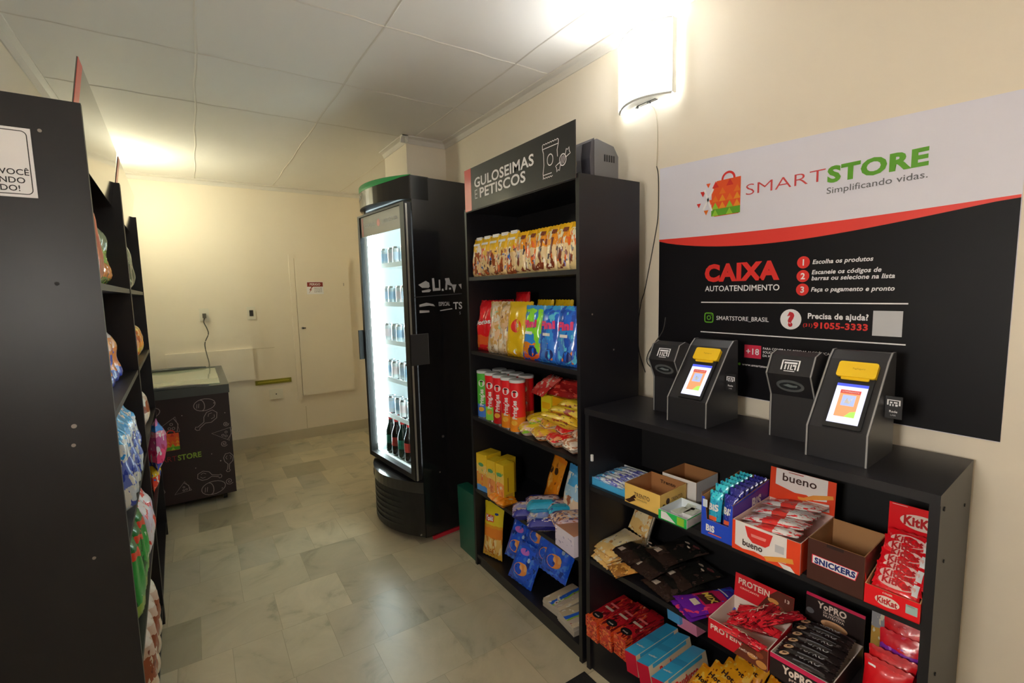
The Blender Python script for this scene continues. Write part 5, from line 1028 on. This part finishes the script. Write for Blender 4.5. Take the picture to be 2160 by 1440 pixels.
# red protein bar display
M_pr = mat('protein_red', 'b01824', .35); M_pb = mat('protein_brown', '4a2018', .4)
t, hc = tray('protein_bar_display', 'red and brown display carton of red bars with raised header, middle counter shelf', CNT, .532, -.036, Z3, .165, .145, .062, .070, M_pr, mat('grey_white_card', 'c4b8b0', .6), header=(.072, M_pr, R(-6)))
nut = mat('nut_print', 'a8743c', .45); brn = mat('choc_print', '5c2a1c', .45)
face_print(t, [('poly', [(.075, 0), (.165, 0), (.165, .058), (.13, .056), (.10, .040)], brn), ('PROTEIN', .052, .034, .0145, .088, M_cr, .03), ('AMÊNDOAS', .115, .022, .006, .05, M_cr, .01), ('oval', .125, .022, .012, .007, nut), ('oval', .150, .012, .014, .010, nut), ('oval', .145, .036, .010, .008, mat('nut_shell', '7a3c24', .4)), ('rect', .092, .100, .044, .054, M_cr)])
face_print(hc, [('poly', [(.070, .0), (.165, .0), (.165, .072), (.12, .072), (.095, .045)], M_pb), ('PROTEIN', .056, .044, .017, .090, M_cr, .03), ('rect', .014, .075, .030, .037, M_red), ('CROCANTE', .045, .031, .005, .055, M_cr, .02), ('oval', .112, .038, .015, .007, nut), ('oval', .130, .024, .012, .009, brn), ('oval', .118, .018, .010, .009, nut), ('13', .148, .050, .009, .012, M_cr, .02), ('poly', [(.09, .0), (.165, .0), (.165, .012), (.12, .014)], M_red)], name='header_print')
a_pbar = art('bar_protein_red', [(0, 'b81c28'), (.5, '8a1420'), (.8, 'c82430')], [('e8c0b8', 7, .66, 0, 1), ('5a1418', 5, .56, 0, 1), ('e04048', 7, .62, 0, 1)], .22, seed=84)
bars(CNT, 7, lambda: pouch('protein_bar', .036, .135, .020, a_pbar, [('XX', 0, .5, .012, .05, M_creamp, .02, PI / 2)], seed=180, nu=6), [(.558 + (i % 2) * .008 + (.0 if i < 4 else .07), -.018 + .003 * i + (i % 4) * .026, Z3 + .046 + .006 * (i % 4), R(-82), 0, R(-90 + (-12, 10, -6, 14, 25, -20, 8)[i])) if i < 4 else (.600 + .024 * (i - 4), -.015 + .01 * (i - 4), Z3 + .066 + .004 * i, R(-86), 0, R((-25, -12, -30)[i - 4])) for i in range(7)],
     lambda i: 'shiny red protein bar in the red-brown carton, %s' % ('frontmost of the lower layer', 'second in the lower layer', 'third in the lower layer', 'rearmost of the lower layer', 'left one of the top layer', 'middle one of the top layer', 'right one of the top layer')[i], 'protein bar', 'red protein bars in the display carton')
# black protein bar display
M_yk = mat('yopro_black', '231a1a', .4); M_ym = mat('yopro_magenta', 'b02048', .4)
t, hc = tray('protein_bar_display', 'black display carton with magenta band and raised header, right of the red one', CNT, .702, -.034, Z3, .140, .214, .062, .055, M_yk, mat('grey_white_card', 'c4b8b0', .6), header=(.084, M_yk, R(-4)))
face_print(t, [('rect', 0, .140, .050, .062, M_ym), ('YoPRO', .066, .026, .019, .072, M_cr, .05), ('proteína', .070, .014, .008, .046, M_cr, .02)])
face_print(hc, [('rect', 0, .140, .075, .084, M_ym), ('YoPRO', .064, .053, .0165, .070, M_cr, .04), ('25g PROTEÍNA', .070, .043, .0065, .052, M_cr, .02), ('NUTRITIVA', .070, .034, .0065, .050, M_cr, .02), ('oval', .072, .016, .032, .013, mat('nut_butter', 'c89a72', .45)), ('oval', .070, .018, .022, .007, mat('nut_butter_light', 'dcb48c', .45)), ('oval', .012, .034, .010, .008, M_grey)], name='header_print')
a_yb2 = art('bar_black_white', [(0, '1c1616'), (.9, '241c1c')], [('3c3434', 5, .60, 0, 1)], .25, seed=85)
bars(CNT, 6, lambda: pouch('protein_bar', .034, .132, .020, a_yb2, [('YoPRO', -.0, .55, .016, .060, M_lgrey, .02, PI / 2), ('rect', .55, .7, .35, .8, M_grey), ('oval', 0, .16, .009, .012, mat('nut_butter_light', 'dcb48c', .45))], seed=190, nu=6), [(.706, -.012 + .026 * i, Z3 + .052 + .005 * i, R(-84), 0, R(-90)) for i in range(6)],
     lambda i: 'black protein bar with pale lettering in the black display carton, %s' % ('frontmost', 'second from the front', 'third from the front', 'third from the back', 'second from the back', 'rearmost')[i], 'protein bar', 'black protein bars in the display carton')
# right end: red and purple pouches
a_rp = art('pouch_bright_red', [(0, 'c00c18'), (.9, 'b00c18')], [('e87078', 9, .68, .5, 1)], .4, seed=86); a_pp = art('pouch_violet', [(0, 'b01020'), (.45, '7a2a9a'), (.75, 'c01828')], [('c07ae0', 9, .60, .4, .8), ('d8486a', 7, .64, 0, 1)], .25, seed=87)
for i, (x, y, z, h, m, rx) in enumerate(((.918, .060, Z3 + .004, .105, a_rp, -12), (.918, .090, Z3 + .004, .115, a_rp, -12), (.928, .125, Z3 + .004, .145, a_pp, -12), (.930, .155, Z3 + .004, .165, a_rp, -8))):
    o = pouch('red_pouch', .095, h, .03, m, [('rect', -.8, -.45, .82, .86, M_white)] if i == 0 else [], seed=200 + i, wr=.12); place(o, CNT, x, y, z, ('frontmost bright red pouch', 'bright red pouch just behind the frontmost', 'red and violet pouch', 'tallest red pouch at the back')[i] + ' at the right end of the middle counter shelf', 'snack pack', 'red pouches at the right end of the middle shelf', R(rx))
o = carton('gold_packet', .05, .03, .17, mat('straw_packet', 'b89a58', .4), front=art('straw_front', [(0, 'b08a40'), (.6, '8a8a90')], [('e0d8c0', 6, .58, 0, 1)], .4, seed=88, crinkle=0)); place(o, CNT, .872, .215, Z3, 'slim gold and grey packet at the back right of the middle counter shelf', 'box')

# ---------------------------------------------------------------- counter, lowest shelf
Z4 = CB[2]
a_rb = art('nut_bar_carton', [(0, 'c04a20'), (.18, 'a01420'), (.9, '8a101c')], [('c8502c', 6, .60, 0, 1), ('640c16', 5, .56, 0, 1), ('d8a08c', 6, .66, .2, 1), ('3a120e', 7, .62, 0, 1)], .35, seed=90, crinkle=0, axis=1)
a_rb2 = art('nut_bar_carton_front', [(0, 'b83a20'), (.5, 'b02c20')], [('e08048', 5, .54, 0, 1), ('7a1810', 6, .58, 0, 1)], .35, seed=91, crinkle=0)
first = None; k = 0
for col in range(3):
    for lay in range(2):
        if first is None: first = o = carton('nut_bar_carton', .058, .205, .042, a_rb, front=a_rb2, prints=[('t', 'oval', .0, .035, .022, .018, M_blkp), ('t', 'rect', -.02, .09, .04, .012, M_creamp), ('t', 'rect', -.02, .12, .04, .010, mat('pack_rose', 'c86a6a', .4)), ('t', 'nut', .0, .028, .008, .022, M_cr, .02)])
        else: o = dup(first)
        place(o, CNT, .058 + col * .062, -.012 + .006 * col - .004 * lay, Z4 + lay * .043, '%s carton of the %s column of red nut bar cartons on the lowest counter shelf' % (('bottom', 'top')[lay], ('left', 'middle', 'right')[col]), 'box', 'red nut bar cartons on the lowest counter shelf', rz=R(-4))
M_cy = mat('cyan_card', '2f8fb8', .35); M_cr2 = mat('crimson_card', 'b01c34', .35)
first = None
for i, (x, y, z, ry, rz, l) in enumerate(((.262, -.030, Z4 + .004, -10, -3, 'leftmost'), (.325, -.040, Z4 + .008, -14, -2, 'middle'), (.392, -.052, Z4 + .004, -14, -2, 'rightmost'))):
    if first is None: first = o = carton('biscuit_carton', .050, .225, .072, M_cy, front=M_cr2, side=mat('cyan_side', 'bcae98', .4), prints=[('t', 'rect', -.024, .1, .048, .03, mat('teal_top', '2a7ca8', .4)), ('l', 'Bauducco', -.11, .025, .024, .12, M_red, .04), ('s', 'Bauducco', .11, .025, .024, .12, M_red, .04), ('s', 'rect', .02, .008, .18, .010, M_cy), ('s', 'rect', .02, .058, .18, .012, M_cy), ('t', 'wafer', 0, .05, .009, .036, M_cr, .02)])
    else: o = dup(first)
    place(o, CNT, x, y, z, l + ' of three leaning cyan biscuit cartons with crimson ends on the lowest counter shelf', 'box', 'cyan biscuit cartons on the lowest counter shelf', 0, R(ry), R(rz))
o = carton('biscuit_carton', .085, .05, .05, mat('pink_card', 'c87a98', .4), top=art('pink_top', [(0, 'c8788c'), (.5, '4a78b8')], [('d8485a', 5, .56, 0, 1)], .4, seed=92, crinkle=0)); place(o, CNT, .310, .215, Z4 + .072, 'pink and blue carton lying on the back of the cyan cartons', 'box', None, 0, R(-6), R(-6))
o = carton('biscuit_carton', .055, .05, .05, mat('cyan_pink_card', '4a90c0', .4), top=mat('rose_top', 'd06a7a', .4)); place(o, CNT, .262, .205, Z4 + .086, 'blue and rose carton standing behind the red nut bar cartons', 'box', None, 0, R(-6), R(-6))
a_oy = art('pack_amber', [(0, 'd88a18'), (.5, 'e8a01c'), (.9, 'd88414')], [('7a3c14', 6, .62, .3, .8), ('f0c050', 5, .58, 0, 1)], .25, seed=93)
first = None
for i in range(7):
    if first is None: first = o = pouch('amber_snack_pack', .080, .125, .022, a_oy, [('Hot', .0, .55, .014, .045, M_dbrown, .04), ('rect', -.5, .5, .30, .38, mat('pack_brown_print', '7a4a1a', .4))], seed=210, nu=8, wr=.14)
    else: o = dup(first)
    place(o, CNT, .455 + .028 * i - (.05 if i > 4 else 0), -.01 + .026 * i, Z4 + .035 + .010 * i, 'amber snack pack in the slumped row on the lowest counter shelf, %s' % ('frontmost', 'second', 'third', 'fourth', 'fifth', 'sixth', 'rearmost')[i], 'snack pack', 'amber snack packs on the lowest counter shelf', R(-62 + 4 * i), R(4 * (i % 3) - 4), R(-14))
o = pouch('amber_snack_pack', .08, .12, .022, a_oy, [], seed=212); place(o, CNT, .655, .03, Z4 + .09, 'single amber snack pack under the red display carton, apart from the row', 'snack pack', None, R(-40), 0, R(-20))

# ---------------------------------------------------------------- left shelving: goods seen through the gaps
a_pas = art('pasta_bag', [(0, '5a7a2c'), (.15, 'b86a28'), (.35, '6a8a34'), (.55, '7a8468'), (.8, '586048')], [('c87a30', 6, .58, 0, .5), ('d8dcc8', 7, .64, .2, 1), ('384820', 5, .6, 0, 1)], .18, coat=.6, seed=95)
def left(o, x, y, z, label, cat, group=None, rx=0, ry=0, rz=0): return place(o, LEFT, x, y, z, label, cat, group, R(rx), R(ry), R(rz))
bg = None
for i, x in enumerate((.55, .68, .81)):
    if bg is None: bg = o = pouch('pasta_bag', .13, .255, .065, a_pas, [], seed=220, wr=.25)
    else: o = dup(bg)
    left(o, x, .075, 1.495, ('nearest', 'middle', 'farthest')[i] + ' shiny green-grey bag on the top shelf of the near left shelving', 'snack bag', 'green-grey bags on the left shelving', -5)
o = pouch('red_snack_bag', .12, .30, .06, art('bag_red_brown', [(0, '9a3a20'), (.5, 'a83c24'), (.9, '80301c')], [('d86a3a', 6, .6, 0, 1)], .3, seed=96), [], seed=222); left(o, .42, .05, 1.495, 'rust red bag behind the near left side panel', 'snack bag', None, -5)
a_blo = art('bag_blue_orange', [(0, '2c3c9a'), (.25, 'e08030'), (.6, 'e8a060'), (.8, 'ece0dc')], [('2a3ca0', 4, .55, 0, 1), ('f0e8e8', 6, .6, .3, 1)], .25, seed=97)
bg = None
for i, x in enumerate((.42, .56, .70)):
    if bg is None: bg = o = pouch('snack_bag', .14, .20, .07, a_blo, [], seed=224, wr=.15, gus=True)
    else: o = dup(bg)
    left(o, x, .070, 1.155, ('nearest', 'middle', 'farthest')[i] + ' blue and orange bag on the second shelf of the near left shelving', 'snack bag', 'blue and orange bags on the left shelving', -6)
a_bw = art('bag_blue_white', [(0, 'c8d4e0'), (.3, '5a6ab0'), (.6, 'd4dce4'), (.82, '3a98d0')], [('2a3c98', 5, .56, 0, .7), ('e8ece8', 6, .56, 0, 1), ('2a8ad0', 4, .62, .5, 1), ('c8a060', 5, .7, .7, 1)], .25, seed=98)
bg = None
for i, x in enumerate((.30, .42, .54, .66)):
    if bg is None: bg = o = pouch('white_blue_bag', .13, .26, .07, a_bw, [], seed=226, wr=.2, gus=True)
    else: o = dup(bg)
    left(o, x, .035, .800, ORD[i].replace('leftmost', 'nearest') + ' blue and white bag on the third shelf of the near left shelving', 'snack bag', 'blue and white bags on the left shelving', -2)
a_grn = art('bag_green', [(0, '7a9a3a'), (.2, '2a8a3a'), (.62, '24863a'), (.70, 'c83c28'), (.8, '1f6a30')], [('e0e8d8', 7, .64, .2, .6), ('144a20', 5, .6, 0, 1)], .3, seed=99)
bg = None
for i, x in enumerate((.30, .43, .56)):
    if bg is None: bg = o = pouch('green_snack_bag', .13, .27, .055, a_grn, [], seed=228, wr=.12, gus=True)
    else: o = dup(bg)
    left(o, x, .03, .450, ('nearest', 'middle', 'farthest')[i] + ' green bag on the fourth shelf of the near left shelving', 'snack bag', 'green bags on the left shelving', -1)
a_wr = art('pack_white_red', [(0, 'd8ccd4'), (.5, 'c8bcd0'), (.8, 'e0d8dc')], [('c83a34', 4, .58, 0, 1)], .35, seed=100)
for i, x in enumerate((.68, .80)):
    o = pouch('white_red_pack', .12, .24, .07, a_wr, [], seed=230 + i, wr=.1); left(o, x, .025, .450, ('nearer', 'farther')[i] + ' white and red pack on the fourth shelf of the near left shelving', 'snack pack', None, -1)
a_bwn = art('pack_brown_white', [(0, 'c8b49c'), (.35, '8a4424'), (.7, 'b8a090'), (.85, 'd8ccc0')], [('e8dccc', 5, .58, 0, 1), ('6a2c18', 5, .60, .2, .8)], .3, seed=101)
bg = None
for i, x in enumerate((.38, .50, .62, .74)):
    if bg is None: bg = o = pouch('brown_white_pack', .12, .25, .06, a_bwn, [], seed=234, wr=.16, gus=True)
    else: o = dup(bg)
    left(o, x, .03, .090, ORD[i].replace('leftmost', 'nearest') + ' brown and cream pack on the bottom shelf of the near left shelving', 'snack pack', 'brown and cream packs on the left shelving', 0)
# far left unit
o = pouch('dark_snack_bag', .13, .27, .07, art('bag_dark_grey', [(0, '4a5040'), (.5, '6a7060'), (.9, '3a4030')], [('9aa088', 6, .62, 0, 1)], .2, seed=102), [], seed=240); left(o, 1.62, .045, 1.495, 'dark grey-green bag on the top shelf of the far left shelving', 'snack bag', None, -5)
bg = None
for i, x in enumerate((1.55, 1.68)):
    if bg is None: bg = o = pouch('orange_bag', .13, .17, .06, art('bag_orange_gold', [(0, 'b88a2c'), (.3, 'd8862c'), (.8, 'd0a83a')], [('a8501c', 5, .58, 0, 1), ('e8d8b0', 7, .66, .2, 1)], .25, seed=103), [], seed=242)
    else: o = dup(bg)
    left(o, x, .035, 1.155, ('nearer', 'farther')[i] + ' orange and gold bag on the second shelf of the far left shelving', 'snack bag', 'orange bags on the far left shelving', -5)
o = pouch('pale_pack', .10, .18, .05, a_bwn, [], seed=244); left(o, 1.55, .03, .80, 'pale brown pack on the third shelf of the far left shelving', 'snack pack', None, -3)
o = pouch('purple_bag', .14, .26, .08, art('bag_magenta', [(0, '3a3c8a'), (.2, 'c8406a'), (.45, 'a8487a'), (.7, 'c88098'), (.82, '3a78c0'), (.93, 'b86a9a')], [('e8dce0', 5, .58, .1, .8), ('a02050', 5, .6, 0, .8)], .25, seed=104), [], seed=246); left(o, 1.50, -.005, .56, 'magenta and blue bag leaning out of the far left shelving in front of the freezer', 'snack bag', None, 2)
o = pouch('multicolour_bag', .12, .2, .06, art('bag_multi', [(0, 'c83c28'), (.4, 'd8b02c'), (.7, '2a3c90')], [('e8e0c8', 6, .6, 0, 1), ('2c60b0', 5, .58, .3, 1)], .25, seed=105), [], seed=248); left(o, 1.52, .02, .450, 'yellow, red and blue bag under the magenta one on the far left shelving', 'snack bag', None, 0)
